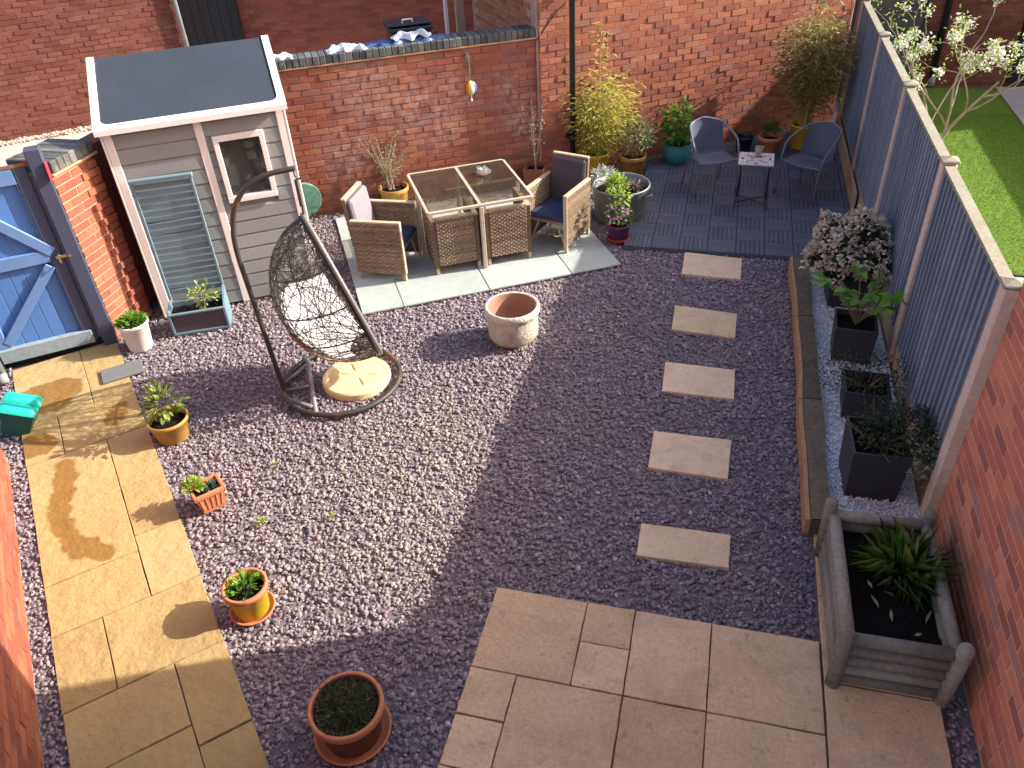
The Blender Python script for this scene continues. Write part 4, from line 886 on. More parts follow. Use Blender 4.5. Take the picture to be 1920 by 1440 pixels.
# slate offcut, teal tub, weeds
t = thing('slate_tile', 'dark grey slate rectangle lying across the edge of the yellow path', 'slate tile', (-5.125, 4.84, .0), R(43))
part('tile', MB().cbox(-.18, .18, -.115, .115, .0, .022, .004), m_slatetile, t)
t = thing('storage_tub', 'turquoise plastic tub with a split lid at the left end of the wall', 'tub', (-5.50, 3.95, .0), R(25))
t.rotation_euler = (0, R(24), R(25)); t.scale = (.86, .86, .86)
part('body', MB().lathe([(0, 0), (.16, 0), (.205, .27), (.215, .275), (.215, .29), (.0, .29)], 4, a0=math.pi / 4), m_tealshade, t)
for sy in (-1, 1):
    b = MB(); y0, y1 = (.012, .16) if sy > 0 else (-.16, -.012)
    b.grid(lambda u, v: (-.165 + .33 * u, y0 + (y1 - y0) * v, .292 + .055 * math.sin(math.pi * min(max(v, .0), 1)) ** .5 * min(1, 8 * min(u, 1 - u) + .15) ** .5), 14, 10); part('lid', b, m_tealplastic, t, True)
for (x, y, sc_, wh) in ((-2.9, 3.37, 1.0, 'largest'), (-2.43, 3.52, .5, 'tiny lone'), (-3.1, 3.95, .5, 'small')):
    t = thing('weed', wh + ' yellow green weed in the gravel ' + ('between terracotta and yellow pots', 'right of the terracotta pot', 'in front of the egg chair')[('largest', 'tiny lone', 'small').index(wh)], 'weed', (x, y, -.005), 0, 'weeds in the gravel')
    pos, d = blob_points(int(50 * sc_), (0, 0, .015), (.035 * sc_, .035 * sc_, .015), .1, 0); leaves('leaves', pos, d + [0, 0, .3], .022, .012, l_lime, t)

# ------------------------------------------------------------------ ladder trough at the shed
t = thing('trellis_planter', 'duck egg blue trough with a tall slatted trellis leaning on the shed', 'planter', (-4.82, 5.715, -.005), R(28))
b = MB(); TW, TD, TH = .27, .13, .24
part('front_panel', MB().cbox(-TW + .02, TW - .02, -TD + .01, -TD + .025, .03, TH - .02, .003), m_cush_d, t)
part('front_frame', MB().cbox(-TW, TW, -TD - .006, -TD + .022, .0, .03, .004).cbox(-TW, TW, -TD - .006, -TD + .024, TH - .02, TH, .004).cbox(-TW, -TW + .025, -TD - .006, -TD + .02, .03, TH - .02, .004).cbox(TW - .025, TW, -TD - .006, -TD + .02, .03, TH - .02, .004), m_teal_paint, t)
part('side_panel', MB().cbox(-TW, -TW + .018, -TD + .024, TD + .02, 0, TH + .02, .003), m_teal_paint, t)
part('side_panel', MB().add([(TW - .018, -TD + .025, 0), (TW, -TD + .025, 0), (TW, TD + .02, 0), (TW - .018, TD + .02, 0), (TW - .018, -TD + .025, TH), (TW, -TD + .025, TH), (TW, TD + .02, TH + .1), (TW - .018, TD + .02, TH + .1)], [(0, 3, 2, 1), (4, 5, 6, 7), (0, 1, 5, 4), (1, 2, 6, 5), (2, 3, 7, 6), (3, 0, 4, 7)]), m_teal_paint, t)
part('back_panel', MB().cbox(-TW + .02, TW - .02, TD, TD + .015, 0, TH, .003), m_teal_paint, t)
part('soil', MB().grid(lambda u, v: ((u - .5) * 2 * (TW - .02), -TD + .025 + v * (2 * TD - .03), TH - .05 + random.uniform(-.012, .012)), 14, 8), m_soil, t)
y0, y1, zt = TD + .03, TD + .05, 1.44
def ty(z): return y0 + (y1 + .02 - y0) * z / zt
for sx in (-1, 1): part('stile', MB().obox((sx * (TW - .012), ty(0), 0), (sx * (TW - .012), ty(zt), zt), .024, .03, (0, 1, 0), b=.003), m_teal_paint, t)
part('top_rail', MB().cbox(-TW - .01, TW + .01, ty(zt) - .035, ty(zt) + .02, zt, zt + .035, .004), m_teal_paint, t)
for k in range(18):
    z = .30 + k * .063; part('slat', MB().cbox(-TW + .026, TW - .026, ty(z) + .004, ty(z) + .013, z, z + .046, .002), m_teal_paint, t)
stems(t, 8, .19, .3, .12, m_twig, .003, (.05, -.02))
pos, d = blob_points(110, (.07, -.0, .33), (.14, .09, .16), .1, -.8); leaves('foliage', pos, d + [0, 0, .3], rng.uniform(.025, .045, len(d)), rng.uniform(.015, .024, len(d)), l_lime, t)

# ------------------------------------------------------------------ egg chair
egg = thing('hanging_chair', 'black woven egg chair with white cushion hanging from a curved stand', 'hanging chair', (-3.03, 5.07, 0), R(31))
ringp = [(.505 * math.cos(a), .505 * math.sin(a), .028) for a in np.linspace(0, 2 * math.pi, 65)[:-1]]
part('base_ring', MB().tube(ringp, .023, 10, True), m_egg, egg, True)
part('chord_bar', MB().tube([(-.27, .425, .03), (-.27, -.425, .03)], .021, 10), m_grey_metal, egg, True)
for sy in (.3, 0, -.3): part('brace_bar', MB().tube([(-.50, sy * .35, .032), (-.285, sy * 1.1, .032)], .018, 8), m_grey_metal, egg, True)
pole = [(-.50, 0, .03), (-.515, 0, .3), (-.535, 0, .7), (-.555, 0, 1.1), (-.565, 0, 1.35), (-.55, 0, 1.55), (-.49, 0, 1.74), (-.37, 0, 1.875), (-.21, 0, 1.94), (-.03, 0, 1.955), (-.01, 0, 1.955)]
def smooth_path(p, n=6):
    P = [Vector(q) for q in p]; out = []
    for i in range(len(P) - 1):
        a, b_, c, d_ = P[max(i - 1, 0)], P[i], P[i + 1], P[min(i + 2, len(P) - 1)]
        for k in range(n):
            t_ = k / n; out.append(.5 * ((2 * b_) + (c - a) * t_ + (2 * a - 5 * b_ + 4 * c - d_) * t_ ** 2 + (3 * b_ - a - 3 * c + d_) * t_ ** 3))
    return out + [P[-1]]
part('pole', MB().tube(smooth_path(pole), .0205, 12), m_egg, egg, True)
part('hook', MB().tube(smooth_path([(-.02, 0, 1.94), (-.02, 0, 1.90), (.0, 0, 1.87), (.02, 0, 1.885), (.015, 0, 1.905)], 4), .006, 6).tube([(-.02, 0, 1.87), (-.02, 0, 1.66)], .012, 8), m_black, egg)
part('chain', MB().tube([(-.015, 0, 1.66), (-.02, 0, 1.57)], .009, 6), m_black, egg)
EC, ES = math.cos(R(8)), math.sin(R(8))
E_top = Vector((-.02, 0, 1.57)); e1 = Vector((.272, 0, -.962)); e3 = Vector((-.962, 0, -.272)); e2 = Vector((0, 1, 0)); EL = .675
def egg_pt(x, y, z, k=1.0):
    """hemisphere (z = depth behind the opening) to the basket surface"""
    wd = .46 * (1 + .20 * x - .08 * x * x)
    p = E_top + e1 * (EL + EL * x * k) + e2 * (y * wd * k) + e3 * (z * .57 * k * (1 + .06 * x)); q = p.x + .02
    return Vector((-.02 + q * EC - p.y * ES, q * ES + p.y * EC, p.z))
b = MB()
for _ in range(400):
    ax = Vector(rng.normal(size=3)); ax.normalize(); p = ax.orthogonal().normalized(); q = ax.cross(p)
    s0 = random.uniform(0, 6.28); ln = random.uniform(1.3, 2.8); pts = []
    wv = random.uniform(.02, .07); fq = random.uniform(4, 9); k0 = random.uniform(.985, 1.0)
    for i in range(17):
        a = s0 + ln * i / 16; v = p * math.cos(a) + q * math.sin(a) + ax * wv * math.sin(a * fq); v.normalize()
        if v.z > -.02: pts.append(egg_pt(v.x, v.y, max(v.z, 0), k0))
        else:
            if len(pts) > 2: b.tube(pts, random.uniform(.0022, .0034), 4, caps=False)
            pts = []
    if len(pts) > 2: b.tube(pts, random.uniform(.0022, .0034), 4, caps=False)
part('weave', b, m_weave, egg)
part('rim', MB().tube([egg_pt(math.cos(a), math.sin(a), 0, 1.01) for a in np.linspace(0, 2 * math.pi, 57)[:-1]], .019, 8, True), m_grey_metal, egg, True)
part('inner_rim', MB().tube([egg_pt(math.cos(a), math.sin(a), .05, 1.0) for a in np.linspace(0, 2 * math.pi, 57)[:-1]], .011, 6, True), m_black, egg, True)
for x in (-.55, -.1, .35): 
    s = math.sqrt(1 - x * x); part('hoop', MB().tube([egg_pt(x, s * math.cos(a), s * math.sin(a), .99) for a in np.linspace(.02, math.pi - .02, 22)], .0065, 6), m_weave, egg, True)
for y in (-.34, -.26, -.18, -.09, .0, .1):
    part('woven_band', MB().tube([egg_pt(math.sin(a) * math.sqrt(1 - y * y), y, math.cos(a) * math.sqrt(1 - y * y), 1.012) for a in np.linspace(.22, 1.5, 18)], .0085, 6), m_strap, egg, True)
def cush(u, v):
    th = -.30 + 1.25 * u                                  # round the basket, side to side
    top = -.02 + .10 * math.cos(th * 7); x = top + (.93 - top) * v
    s = math.sqrt(max(0, 1 - x * x)); return x, s * math.sin(th * 1.5), s * math.cos(th * 1.5)
b = MB(); nu, nv = 48, 24; V_ = []; F_ = []
for lay in (0, 1):
    for j in range(nv + 1):
        for i in range(nu + 1):
            x, y, z = cush(i / nu, j / nv); ed = min(1, 7 * min(i / nu, 1 - i / nu, j / nv, 1 - j / nv)) ** .5
            puff = .03 * math.sin(i / nu * 14) * math.sin(j / nv * 8)
            k = .965 + .01 * puff if lay == 0 else .965 - (.13 + puff) * ed
            V_.append(egg_pt(x if lay == 0 else x * k / .955, y, z, k))
M_ = (nu + 1) * (nv + 1)
for j in range(nv):
    for i in range(nu):
        q = [j * (nu + 1) + i, j * (nu + 1) + i + 1, (j + 1) * (nu + 1) + i + 1, (j + 1) * (nu + 1) + i]; F_.append(q[::-1]); F_.append([M_ + k for k in q])
b.add(V_, F_); part('cushion', b, m_cush_w, egg, True)
# cream disc of stone inside the ring
t = thing('paving_disc', 'round cream paving stone with a star pattern inside the egg chair ring', 'paving stone', (-2.92, 5.135, .0), R(10))
b = MB(); nr, na = 26, 96; V_ = []; F_ = []
for j in range(nr + 1):
    r = .30 * j / nr
    for i in range(na):
        a = 6.2832 * i / na; z = .05
        for k in range(6):
            da = (a - k * math.pi / 3 + math.pi) % (2 * math.pi) - math.pi; xr, yr = r * math.cos(da), r * math.sin(da)
            e = ((xr - .125) / .085) ** 2 + (yr / .016) ** 2
            if e < 1 and abs(da) < 1.2: z -= .012 * (1 - e)
        if abs(r - .235) < .012: z -= .006 * (1 - abs(r - .235) / .012)
        if j >= nr - 1: z -= .012 * (j - nr + 1) + .003
        V_.append((r * math.cos(a), r * math.sin(a), z))
for j in range(nr):
    for i in range(na): F_.append([j * na + i, (j + 1) * na + i, (j + 1) * na + (i + 1) % na, j * na + (i + 1) % na])
k = len(V_); V_ += [(.302 * math.cos(6.2832 * i / na), .302 * math.sin(6.2832 * i / na), -.02) for i in range(na)]
for i in range(na): F_.append([nr * na + i, k + i, k + (i + 1) % na, nr * na + (i + 1) % na])
b.add(V_, F_); part('stone', b, m_discstone, t, False)

# ------------------------------------------------------------------ wicker dining set
def weave_panel(mb, p0, du, dv, nrm, nu, nv, depth=.006):
    """a panel of woven strands: rows of flat strands passing in front of and behind uprights"""
    p0 = Vector(p0); du = Vector(du); dv = Vector(dv); nrm = Vector(nrm)
    for j in range(nv):
        r = random.random(); 
        for i in range(nu):
            a0, a1 = i / nu, (i + 1) / nu; b0, b1 = (j + .06) / nv, (j + .94) / nv; o = depth if (i + j) % 2 else 0.0
            m0 = (a0 + a1) / 2; vs = []
            for (aa_, oo) in ((a0, .0), (m0 - .18 / nu, o), (m0 + .18 / nu, o), (a1, .0)):
                for bb_ in (b0, b1): vs.append(p0 + du * aa_ + dv * bb_ + nrm * (oo + .001))
            mb.add(vs, [(0, 2, 3, 1), (2, 4, 5, 3), (4, 6, 7, 5)], min(1, max(0, r * .5 + random.random() * .35 + .15 * ((i + j) % 2))))
def wicker_chair(label, loc, rotz, w=.53, d=.56, arm=.655, back=.86, tucked=False, seat_mat=None, back_mat=None, group='wicker dining chairs'):
    """local: faces -y, back at +y"""
    t = thing('dining_chair', label, 'chair', loc, rotz, group); x0, x1, y0, y1 = -w / 2, w / 2, -d / 2, d / 2; th = .045
    for sx in (-1, 1):
        xo = sx * w / 2; xi = sx * (w / 2 - th); xa, xb = min(xo, xi), max(xo, xi)
        core = MB().box(xa + .004, xb - .004, y0 + .004, y1 - .004, .075, arm - .012, .1)
        side = part('side_panel', core, m_wick, t)
        wv = MB(); weave_panel(wv, (xo - sx * .004, y0 if sx > 0 else y1, .075), (0, d if sx > 0 else -d, 0), (0, 0, arm - .09), (sx, 0, 0), 15, 26); part('weave', wv, m_wick, side); wv = MB(); weave_panel(wv, (xi, y1 if sx > 0 else y0, .36), (0, -d if sx > 0 else d, 0), (0, 0, arm - .375), (-sx, 0, 0), 15, 13)
        part('weave', wv, m_wick, side)
        fr = MB(); fr.cbox(xa - .003, xb + .003, y0 - .003, y1, arm - .012, arm + .008, .004)
        fr.cbox(xa, xb, y0 - .004, y0 + .016, .075, arm - .012, .004); part('arm_rest', fr, m_wickrim, side)
        for yy in (y0 + .006, y1 - .035): part('leg', MB().cbox(xa + .006, xb - .006, yy, yy + .03, 0, .075, .003), m_wickrim, t)
    bz = arm + .005 if tucked else back
    lean = 0.0 if tucked else .07
    bk = MB(); xa, xb = x0 + th + .002, x1 - th - .002
    bk.add([(xa, y1 - .045, .2), (xb, y1 - .045, .2), (xb, y1, .2), (xa, y1, .2), (xa, y1 - .045 + lean, bz), (xb, y1 - .045 + lean, bz), (xb, y1 + lean, bz), (xa, y1 + lean, bz)],
           [(0, 3, 2, 1), (4, 5, 6, 7), (0, 1, 5, 4), (1, 2, 6, 5), (2, 3, 7, 6), (3, 0, 4, 7)], .2)
    bo = part('backrest', bk, m_wick, t)
    wv = MB(); weave_panel(wv, (xb, y1 + .002, .1), (xa - xb, 0, 0), (0, lean, bz - .1), (0, 1, 0), 14, 26); part('weave', wv, m_wick, bo)
    part('back_rim', MB().obox((xa, y1 - .022 + lean, bz + .006), (xb, y1 - .022 + lean, bz + .006), .05, .02, b=.004), m_wickrim, bo)
    part('seat', MB().cbox(x0 + th, x1 - th, y0 + .03, y1 - .046, .30, .335, .006), m_wick, t)
    part('seat_strut', MB().tube([(x0 + .06, y0 + .05, .08), (x0 + .15, y0 + .05, .29)], .009, 6).tube([(x1 - .06, y0 + .05, .08), (x1 - .15, y0 + .05, .29)], .009, 6), m_tframe, t)
    def pad(u, v, f):
        return f(u, v)
    sc_ = MB(); sc_.cbox(x0 + th + .006, x1 - th - .006, y0 + .015, y1 - .05, .337, .40, .022); part('seat_cushion', sc_, seat_mat or m_cush_n, t)
    if not tucked:
        p = MB(); p.cbox(xa + .01, xb - .01, y1 - .11, y1 - .05, .0, .47, .02)
        o = part('back_cushion', p, back_mat or m_cush_d, t); o.location = (0, .0 + .02, .405); o.rotation_euler = (R(-7), 0, 0)
        for v in o.data.vertices: pass
    return t
# table
tb = thing('dining_table', 'square glass topped wicker dining table on the grey patio', 'table', (-2.62, 7.76, .012), WA)
hw = .555
def bars(mb, zz=.70, w=.032, h=.03):
    for s in (-1, 1): mb.cbox(-hw, hw, s * hw - w / 2, s * hw + w / 2, zz, zz + h, .005); mb.cbox(s * hw - w / 2, s * hw + w / 2, -hw + w / 2, hw - w / 2, zz, zz + h, .005)
    return mb
part('top_frame', bars(MB()), m_tframe, tb)
part('cross_bar', MB().cbox(-.02, .02, -hw + .017, hw - .017, .697, .722, .004), m_tframe, tb)
part('cross_bar', MB().cbox(.021, hw - .017, -.015, .015, .697, .72, .004).cbox(-.25, -.021, -.012, .012, .697, .715, .004), m_tframe, tb)
for x0, x1 in ((-hw + .017, -.022), (.022, hw - .017)): part('glass_top', MB().box(x0, x1, -hw + .017, hw - .017, .722, .729), m_glass, tb)
for x, y in ((0, -hw), (0, hw), (-hw, 0), (hw, 0)): part('leg', MB().cbox(x - .021, x + .021, y - .021, y + .021, 0, .70, .005), m_tframe if x <= 0 else m_trim, tb)  # right leg is white: its sunlit look put into the colour
t = thing('centrepiece', 'small clear glass ornament on the dining table', 'ornament', (-2.52, 8.06, .742), 0)
part('dish', MB().lathe([(0, 0), (.05, 0), (.085, .03), (.082, .032), (.045, .008), (0, .008)], 20), m_candle, t, True)
P_ = [(random.uniform(-.05, .05), random.uniform(-.05, .05), random.uniform(.02, .06)) for _ in range(40)]; leaves('sprigs', P_, rng.normal(size=(40, 3)) + [0, 0, .5], .05, .014, l_silver, t)
def tloc(x, y): c, s = math.cos(WA), math.sin(WA); return (-2.62 + c * x - s * y, 7.76 + s * x + c * y, .012)
wicker_chair('wicker chair tucked under the left front quarter of the glass table', tloc(-.285, -.285), WA + math.pi, .50, .50, .62, tucked=True, seat_mat=m_cush_d)
wicker_chair('wicker chair tucked under the right front quarter of the glass table', tloc(.285, -.285), WA + math.pi, .50, .50, .62, tucked=True, seat_mat=m_cush_d)
wicker_chair('pulled out wicker chair with pale sunlit back cushion at the left of the table', (-3.36, 7.13, .012), R(92), .56, .54, back_mat=m_cush_g)
wicker_chair('pulled out wicker chair with dark back cushion at the right of the table', (-1.70, 8.07, .012), R(-17), .53, .56, back_mat=m_cush_d)

# ------------------------------------------------------------------ pots along the back wall
G2 = 'potted plants along the back wall'
def bamboo(t, z0, n, h, spread, lm, nl, cx=0, cy=0, top=None, leaf=.10, lw=.014, lo=.0):
    b = MB(); P_, D_ = [], []
    for k in range(n):
        a = random.uniform(0, 6.28); r0 = random.uniform(.01, .08); hh = h * random.uniform(.55, .95); r1 = r0 + random.uniform(0, spread) * .6
        if top and k < 3: hh = top * random.uniform(.9, 1.0); r1 = random.uniform(.02, .12)
        q = smooth_path([(cx + r0 * math.cos(a), cy + r0 * math.sin(a), z0), (cx + (r0 + r1) / 2 * math.cos(a), cy + (r0 + r1) / 2 * math.sin(a), z0 + hh * .5), (cx + r1 * math.cos(a), cy + r1 * math.sin(a), z0 + hh)], 6)
        b.tube(q, list(np.linspace(.006, .002, len(q))), 5)
        m_ = int(nl / n * (1.0 if not (top and k < 3) else .75))
        for _ in range(m_):
            f = lo + (1 - lo) * min(1, random.betavariate(2.2, 1.4)); p = q[min(len(q) - 1, int(f * (len(q) - 1)))]; sp = spread * (.25 + .75 * math.sin(math.pi * min(1, f * hh / h * .95)) ** .8) * (.75 if top and k < 3 and f * hh > h * .8 else 1)
            an = random.uniform(0, 6.28); rr = sp * random.random() ** .6 * .62
            P_.append((p.x + rr * math.cos(an), p.y + rr * math.sin(an), p.z + random.gauss(0, .04))); D_.append((math.cos(an), math.sin(an), random.uniform(-.5, .7)))
    part('canes', b, m_cane, t)
    N = len(P_); P_ = np.array(P_); rn = np.clip(rng.random(N) * .75 + .35 * (P_[:, 2] - P_[:, 2].min()) / np.ptp(P_[:, 2]) - .05, 0, 1)  # leaf value climbs with height, painting the sunlit tips paler
    leaves('foliage', P_, np.array(D_), rng.uniform(.7, 1.25, N) * leaf, rng.uniform(.8, 1.2, N) * lw, lm, t, rn)
t = thing('potted_bamboo', 'tall bright yellow green bamboo in a yellow pot beside the drainpipe', 'potted plant', (-1.60, 10.05, .0), 0, G2)
round_pot(t, .19, .16, .30, m_yellow, .015, .04); bamboo(t, .25, 34, 1.16, .50, l_bam, 2900, .03, -.02, 1.72, .085, .012)
t = thing('potted_bamboo', 'tall brownish bamboo with pale sunlit tips in a yellow bucket by the fence', 'potted plant', (1.02, 11.28, .03), 0, G2)
round_pot(t, .165, .15, .31, m_yellow, .012, .03); bamboo(t, .27, 34, 1.6, .52, l_bam2, 4200, .0, -.05, 2.1, .09, .013, .22)
t = thing('potted_shrub', 'airy olive shrub on thin pale stems in an ochre pot at the brick wall', 'potted plant', (-3.92, 8.72, .0), 0, G2)
round_pot(t, .19, .15, .25, m_ochre, .016, .05)
b = MB(); P_, D_ = [], []
for k in range(26):
    a = 6.28 * k / 26 + random.uniform(-.2, .2); r1 = random.uniform(.05, .4); h = random.uniform(.55, .98)
    q = smooth_path([(random.gauss(-.04, .015), random.gauss(0, .015), .2), (r1 * .35 * math.cos(a) - .05, r1 * .35 * math.sin(a), .22 + (h - .2) * .5), (r1 * math.cos(a) - .05, r1 * math.sin(a) * .7, h)], 5); b.tube(q, list(np.linspace(.006, .0022, len(q))), 5)
    for _ in range(30):
        p = q[random.randint(4, len(q) - 1)]; P_.append((p.x + random.gauss(0, .03), p.y + random.gauss(0, .03), p.z + random.gauss(0, .04))); D_.append(rng.normal(size=3) + [0, 0, .3])
part('stem', b, m_bark, t); leaves('foliage', np.array(P_), np.array(D_), rng.uniform(.02, .04, len(P_)), .009, l_olive, t)
t = thing('potted_shrub', 'thin bare twiggy plant in a dark pot behind the right wicker chair', 'potted plant', (*W(2.72, .24), 0), 0, G2)
square_pot(t, .26, .26, .27, m_terra_dk)
b = MB(); P_, D_ = [], []
for k in range(6):
    a = random.uniform(0, 6.28); h = random.uniform(.75, 1.12); r1 = random.uniform(.03, .16); b.tube([(random.gauss(0, .015), random.gauss(0, .015), .22), (r1 * .5 * math.cos(a), r1 * .5 * math.sin(a), h * .6), (r1 * math.cos(a), r1 * math.sin(a), h)], [.006, .004, .002], 5)
    for _ in range(9): f = random.uniform(.5, 1); P_.append((r1 * f * math.cos(a) + random.gauss(0, .03), r1 * f * math.sin(a) + random.gauss(0, .03), h * f)); D_.append(rng.normal(size=3))
part('stem', b, m_bark, t); leaves('foliage', np.array(P_), np.array(D_), .03, .012, l_silver, t)
t = thing('potted_shrub', 'grey green bushy shrub in an ochre pot between the bamboo and the teal pot', 'potted plant', (-1.12, 10.12, .0), 0, G2)
round_pot(t, .175, .13, .25, m_ochre, .02, .05); stems(t, 18, .2, .35, .28)
pos, d = blob_points(950, (.0, .0, .50), (.27, .25, .24), .3, -.8); leaves('foliage', pos, d + rng.normal(size=d.shape) * .6, rng.uniform(.035, .06, len(d)), rng.uniform(.014, .02, len(d)), l_grey, t)
t = thing('potted_shrub', 'glossy bright green shrub in a round teal glazed pot', 'potted plant', (-.58, 10.52, .02), 0, G2)
round_pot(t, .185, .13, .27, m_tealglaze, style='belly', lip=.02); stems(t, 10, .2, .4, .2)
pos, d = blob_points(330, (.0, .0, .50), (.21, .2, .26), .25, -.9); leaves('foliage', pos, d + rng.normal(size=d.shape) * .5, rng.uniform(.06, .10, len(d)), rng.uniform(.035, .05, len(d)), l_green, t)
t = thing('plant_pot', 'empty black plastic pot behind the left bistro chair', 'plant pot', (.27, 10.98, .03), 0)
round_pot(t, .125, .09, .22, m_blackbin, .01, .03)
t = thing('potted_plant', 'terracotta pot with a small dark green plant between the two bistro chairs', 'potted plant', (.60, 10.93, .03), 0, G2)
round_pot(t, .155, .10, .25, m_terra, .018, .05)
pos, d = blob_points(200, (.0, .0, .30), (.11, .11, .12), .2, -.2); leaves('foliage', pos, d + [0, 0, .5], rng.uniform(.03, .06, len(d)), .022, l_mid, t)
# half drum planter
t = thing('drum_planter', 'round galvanised tub planter with handles beside the deck', 'planter', (-1.10, 8.80, .0), R(-20))
part('tub', MB().lathe([(0, 0), (.285, 0), (.30, .015), (.325, .37), (.337, .38), (.34, .395), (.333, .405), (.322, .40), (.31, .30)], 48), m_steel, t, True)
part('soil', MB().lathe([(.312, .30), (.2, .325), (0, .33)], 30), m_soil, t, True)
for sx in (-1, 1): part('handle', MB().tube(smooth_path([(sx * .325, -.05, .31), (sx * .375, -.045, .33), (sx * .39, 0, .335), (sx * .375, .045, .33), (sx * .325, .05, .31)], 4), .008, 6), m_steel, t, True)
pos, d = blob_points(130, (.0, -.10, .42), (.10, .10, .12), .1, -.5); leaves('lime_plant', pos, d + [0, 0, .3], rng.uniform(.05, .08, len(d)), .035, l_lime, t)
pos, d = blob_points(150, (-.24, .02, .43), (.12, .12, .10), .1, -.5); leaves('silver_plant', pos, d + [0, 0, .3], rng.uniform(.05, .09, len(d)), .02, l_silver, t)
pos, d = blob_points(90, (.12, .1, .35), (.14, .12, .04), .1, 0); leaves('dry_leaves', pos, d + [0, 0, .1], .05, .03, leafmat('dry_leaf', (.10, .06, .05), (.2, .13, .11), (.36, .28, .25)), t)
t = thing('potted_plant', 'plum coloured pot with mauve flowers and lime leaves in front of the tub', 'potted plant', (-1.03, 8.17, -.005), 0, G2)
saucer(t, .13, m_redpot, .05); round_pot(t, .135, .10, .21, m_purplepot, .012, .03)
pos, d = blob_points(170, (.0, .0, .27), (.15, .15, .10), .2, -.3); leaves('foliage', pos, d + [0, 0, .2], rng.uniform(.04, .07, len(d)), .026, l_mid, t)
pos, d = blob_points(80, (-.02, -.0, .32), (.14, .14, .08), .5, -.1); leaves('flowers', pos, d + rng.normal(size=d.shape) * .6, .035, .028, l_mauve, t)
stems(t, 3, .3, .28, .06, leafmat('green_stem', (.2, .3, .06), (.25, .35, .08), (.3, .4, .1)), .009)
pos, d = blob_points(60, (.0, .04, .50), (.13, .10, .12), .2, -.9); leaves('lime_leaves', pos, d + [0, 0, .2], rng.uniform(.05, .075, len(d)), .035, l_lime, t)

# ------------------------------------------------------------------ bistro set
def bistro_chair(label, loc, rotz):
    """local: faces -y"""
    t = thing('bistro_chair', label, 'chair', loc, rotz, 'bistro chairs on the deck')
    sw = .225
    def seat(u, v):
        y = -.22 + .43 * v; w = sw * (1 - .10 * v) * (1 if v > .12 else .88 + v); x = (u - .5) * 2 * w
        return (x, y, .43 - .018 * (1 - ((u - .5) * 2) ** 2) - .02 * v + (-.03 * max(0, .12 - v) * 8))
    b = MB(); b.grid(seat, 10, 10); part('seat', b, m_sling, t, True)
    def back(u, v):
        a = (u - .5) * 2.3; rr = .235; z = .41 + .37 * v - .05 * abs(u - .5) * 2 * v; y = .20 + .10 * v; return (rr * math.sin(a) * (1 - .04 * v), y - rr * (1 - math.cos(a)) * .75, z)
    b = MB(); b.grid(back, 14, 8); part('backrest', b, m_sling, t, True)
    hoop = []
    for u in np.linspace(-.02, 1.02, 21):
        p = back(u, 1.0); hoop.append((p[0] * 1.03, p[1] + .004, p[2] + .006))
    l_ = [(-.265, -.235, 0), (-.262, -.215, .3), (-.268, -.17, .52), (-.275, -.06, .635)]; r_ = [(-x, y, z) for x, y, z in l_][::-1]
    part('arm_frame', MB().tube(smooth_path(l_ + hoop + r_, 3), .0125, 8), m_chairmetal, t, True)
    for sx in (-1, 1): part('leg', MB().tube(smooth_path([(sx * .20, -.16, .405), (sx * .215, .06, .40), (sx * .225, .16, .33), (sx * .24, .245, .0)], 4), .0115, 8), m_chairmetal, t, True)
    part('seat_frame', MB().tube(smooth_path([(-.262, -.215, .42), (-.20, -.235, .425), (0, -.24, .41), (.20, -.235, .425), (.262, -.215, .42)], 4), .010, 8).tube([(-.20, .10, .40), (.2, .10, .40)], .009, 6), m_chairmetal, t, True)
    return t
bistro_chair('grey metal bistro chair whose back catches the sun, left of the little table', (-.13, 9.68, .03), math.atan2(.44, .9))
bistro_chair('grey metal bistro chair in full shade by the fence, right of the little table', (1.02, 9.67, .03), math.atan2(-.6, .8))
t = thing('bistro_table', 'small square mosaic topped folding table between the bistro chairs', 'table', (.39, 9.28, .03), R(-2))
part('tabletop_rim', MB().cbox(-.20, .20, -.20, .20, .525, .545, .005), m_chairmetal, t)
lt, dk = MB(), MB(); nM = 14
for i in range(nM):
    for j in range(nM):
        x, y = (i + .5) / nM - .5, (j + .5) / nM - .5; r, a = math.hypot(x, y), math.atan2(y, x)
        dark = (.12 < r < .40 and abs(math.sin(a * 4)) < .38) or r < .05
        s = .39 / nM; (dk if dark else lt).box(x * .39 - s * .44, x * .39 + s * .44, y * .39 - s * .44, y * .39 + s * .44, .545, .55)
part('mosaic', lt, m_mosaic, t, kind='stuff'); part('mosaic_star', dk, m_mosdark, t, kind='stuff')
for sx in (-1, 1):
    part('leg', MB().tube(smooth_path([(sx * .16, -.17, .52), (sx * .15, -.1, .3), (sx * .17, .17, 0)], 4), .009, 6), m_black, t, True)
    part('leg', MB().tube(smooth_path([(sx * .175, .17, .52), (sx * .165, .1, .3), (sx * .185, -.17, 0)], 4), .009, 6), m_black, t, True)
part('stretcher', MB().tube([(-.17, .12, .05), (.17, -.12, .05)], .007, 6).tube([(-.17, -.12, .06), (.17, .12, .06)], .007, 6), m_black, t)
t = thing('candle_holder', 'small pink glass candle holder on the mosaic table', 'candle holder', (.41, 9.36, .581))
part('glass', MB().lathe([(0, 0), (.04, 0), (.02, .02), (.045, .05), (.05, .11), (.046, .11), (.04, .05), (0, .04)], 16), m_candle, t, True)
part('candle', MB().lathe([(.028, .045), (.028, .075), (0, .078)], 12), m_cush_w, t)

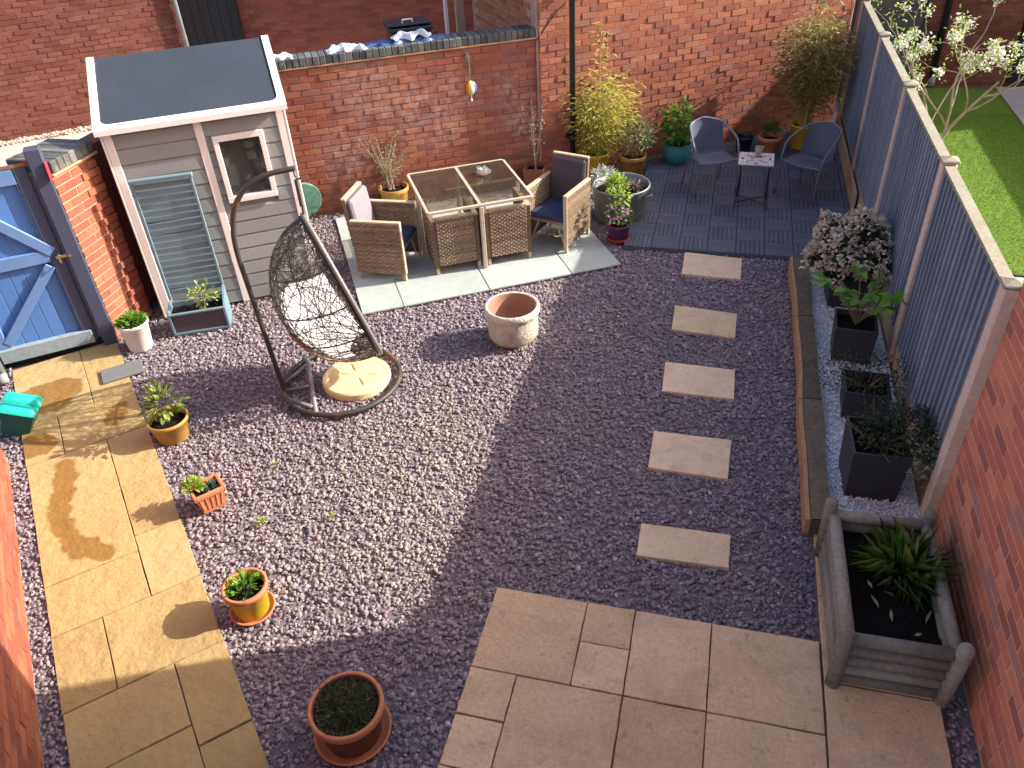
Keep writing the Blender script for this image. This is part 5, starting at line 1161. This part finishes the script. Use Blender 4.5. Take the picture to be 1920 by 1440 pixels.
# ------------------------------------------------------------------ neighbour's garden beyond the fence
struct('lawn', MB().box(1.7, 12, 4.3, 14.2, -.1, .0), m_lawnbase)
n = 90000; x = rng.uniform(1.75, 4.6, n); y = rng.uniform(6.0, 13.0, n)
leaves('grass_blades', np.stack([x, y, np.zeros(n)], 1), np.stack([rng.normal(0, .45, n), rng.normal(0, .45, n), np.ones(n)], 1), rng.uniform(.010, .018, n), .005, m_lawn, None, kind='stuff')
pv = struct('pavement', MB().box(4.05, 9, 12.2, 14.25, -.05, .02), m_concrete)
nh = brick_wall('brick_house', 'neighbouring brick house beyond the fence with black drainpipe and wall vent', 'house', (2.78, 14.30), R(3), 1.42, 4.6, .3, m_brick_far, m_mortar_dark, 2.1, limit=300, core_extra=lambda b: b.box(-.0, 6.5, .32, 4.0, -.1, 4.6))
part('pipe', MB().tube([(.32, -.06, .12), (.24, -.06, 4.4)], .045, 12), m_pipe, nh, True)
part('pipe_shoe', MB().tube([(.325, -.06, .14), (.33, -.12, .02)], .05, 10), m_pipegrey, nh, True)
part('vent', MB().cbox(.16, .27, -.03, .0, .70, .82, .006).cbox(.175, .255, -.045, -.03, .715, .80, .004), m_blackbin, nh)
part('door', MB().cbox(1.44, 2.3, -.0, .06, .05, 2.1, .006), m_dark, nh)
of = thing('board_fence', 'plain boarded fence on the far side of the neighbouring lawn', 'fence', (6.35, 0, 0))
for k in range(49): part('board', MB().box(0, .02, 4.3 + k * .2, 4.3 + k * .2 + .196, 0, 1.8), m_post, of)
dw = thing('board_fence', 'charcoal boarded screen behind the far end of the navy fence', 'fence', (1.75, 13.6, 0), R(30))
for k in range(12): part('board', MB().cbox(.0, 1.18, .0, .025, .05 + k * .17, .05 + k * .17 + .166, .004), m_darkwall, dw)
for x in (-.062, 1.182): part('post', MB().cbox(x, x + .06, -.02, .06, 0, 2.15, .005), m_darkwall, dw)
# blossom tree
t = thing('blossom_tree', 'small fruit tree with white blossom leaning over the fence', 'tree', (2.62, 10.9, 0))
b = MB(); tips = []
def branch(p, d, L, r, lev):
    d = Vector(d).normalized(); q = [Vector(p)]
    for i in range(4):
        d = (d + Vector(rng.normal(size=3)) * .16 + Vector((0, 0, .05))).normalized(); q.append(q[-1] + d * L / 4)
    b.tube(q, list(np.linspace(r, r * .55, 5)), 6)
    if lev == 0: tips.append(q[-1]); tips.append(q[-2]); return
    for k in range(3 if lev > 1 else 2):
        a = Vector(rng.normal(size=3)); nd = (d + a * .55).normalized(); branch(q[random.randint(2, 4)], nd, L * .68, r * .55, lev - 1)
for dv in ((.22, .12, 1), (.45, .25, .85), (.0, .4, .9)): branch((0, 0, .0) if dv[0] < .3 else (.02, .02, .25), dv, .92, .022, 3)
part('trunk', b, m_bark, t)
P_, D_, P2, D2 = [], [], [], []
for p in tips:
    if random.random() < .58:
        for _ in range(random.randint(14, 40)): P_.append(np.array(p) + rng.normal(size=3) * .034); D_.append(rng.normal(size=3) + [0, 0, .3])
    for _ in range(random.randint(4, 12)): P2.append(np.array(p) + rng.normal(size=3) * .05); D2.append(rng.normal(size=3) + [0, 0, .4])
leaves('blossom', np.array(P_), np.array(D_), rng.uniform(.03, .045, len(P_)), .034, l_blossom, t)
leaves('foliage', np.array(P2), np.array(D2), rng.uniform(.04, .065, len(P2)), .022, l_lime, t)
t = thing('garden_pole', 'short black metal pole lying on the bright lawn beyond the fence', 'pole', (2.55, 7.9, .03))
part('pole', MB().tube([(0, 0, 0), (.5, -.02, .0)], .018, 8), m_black, t)
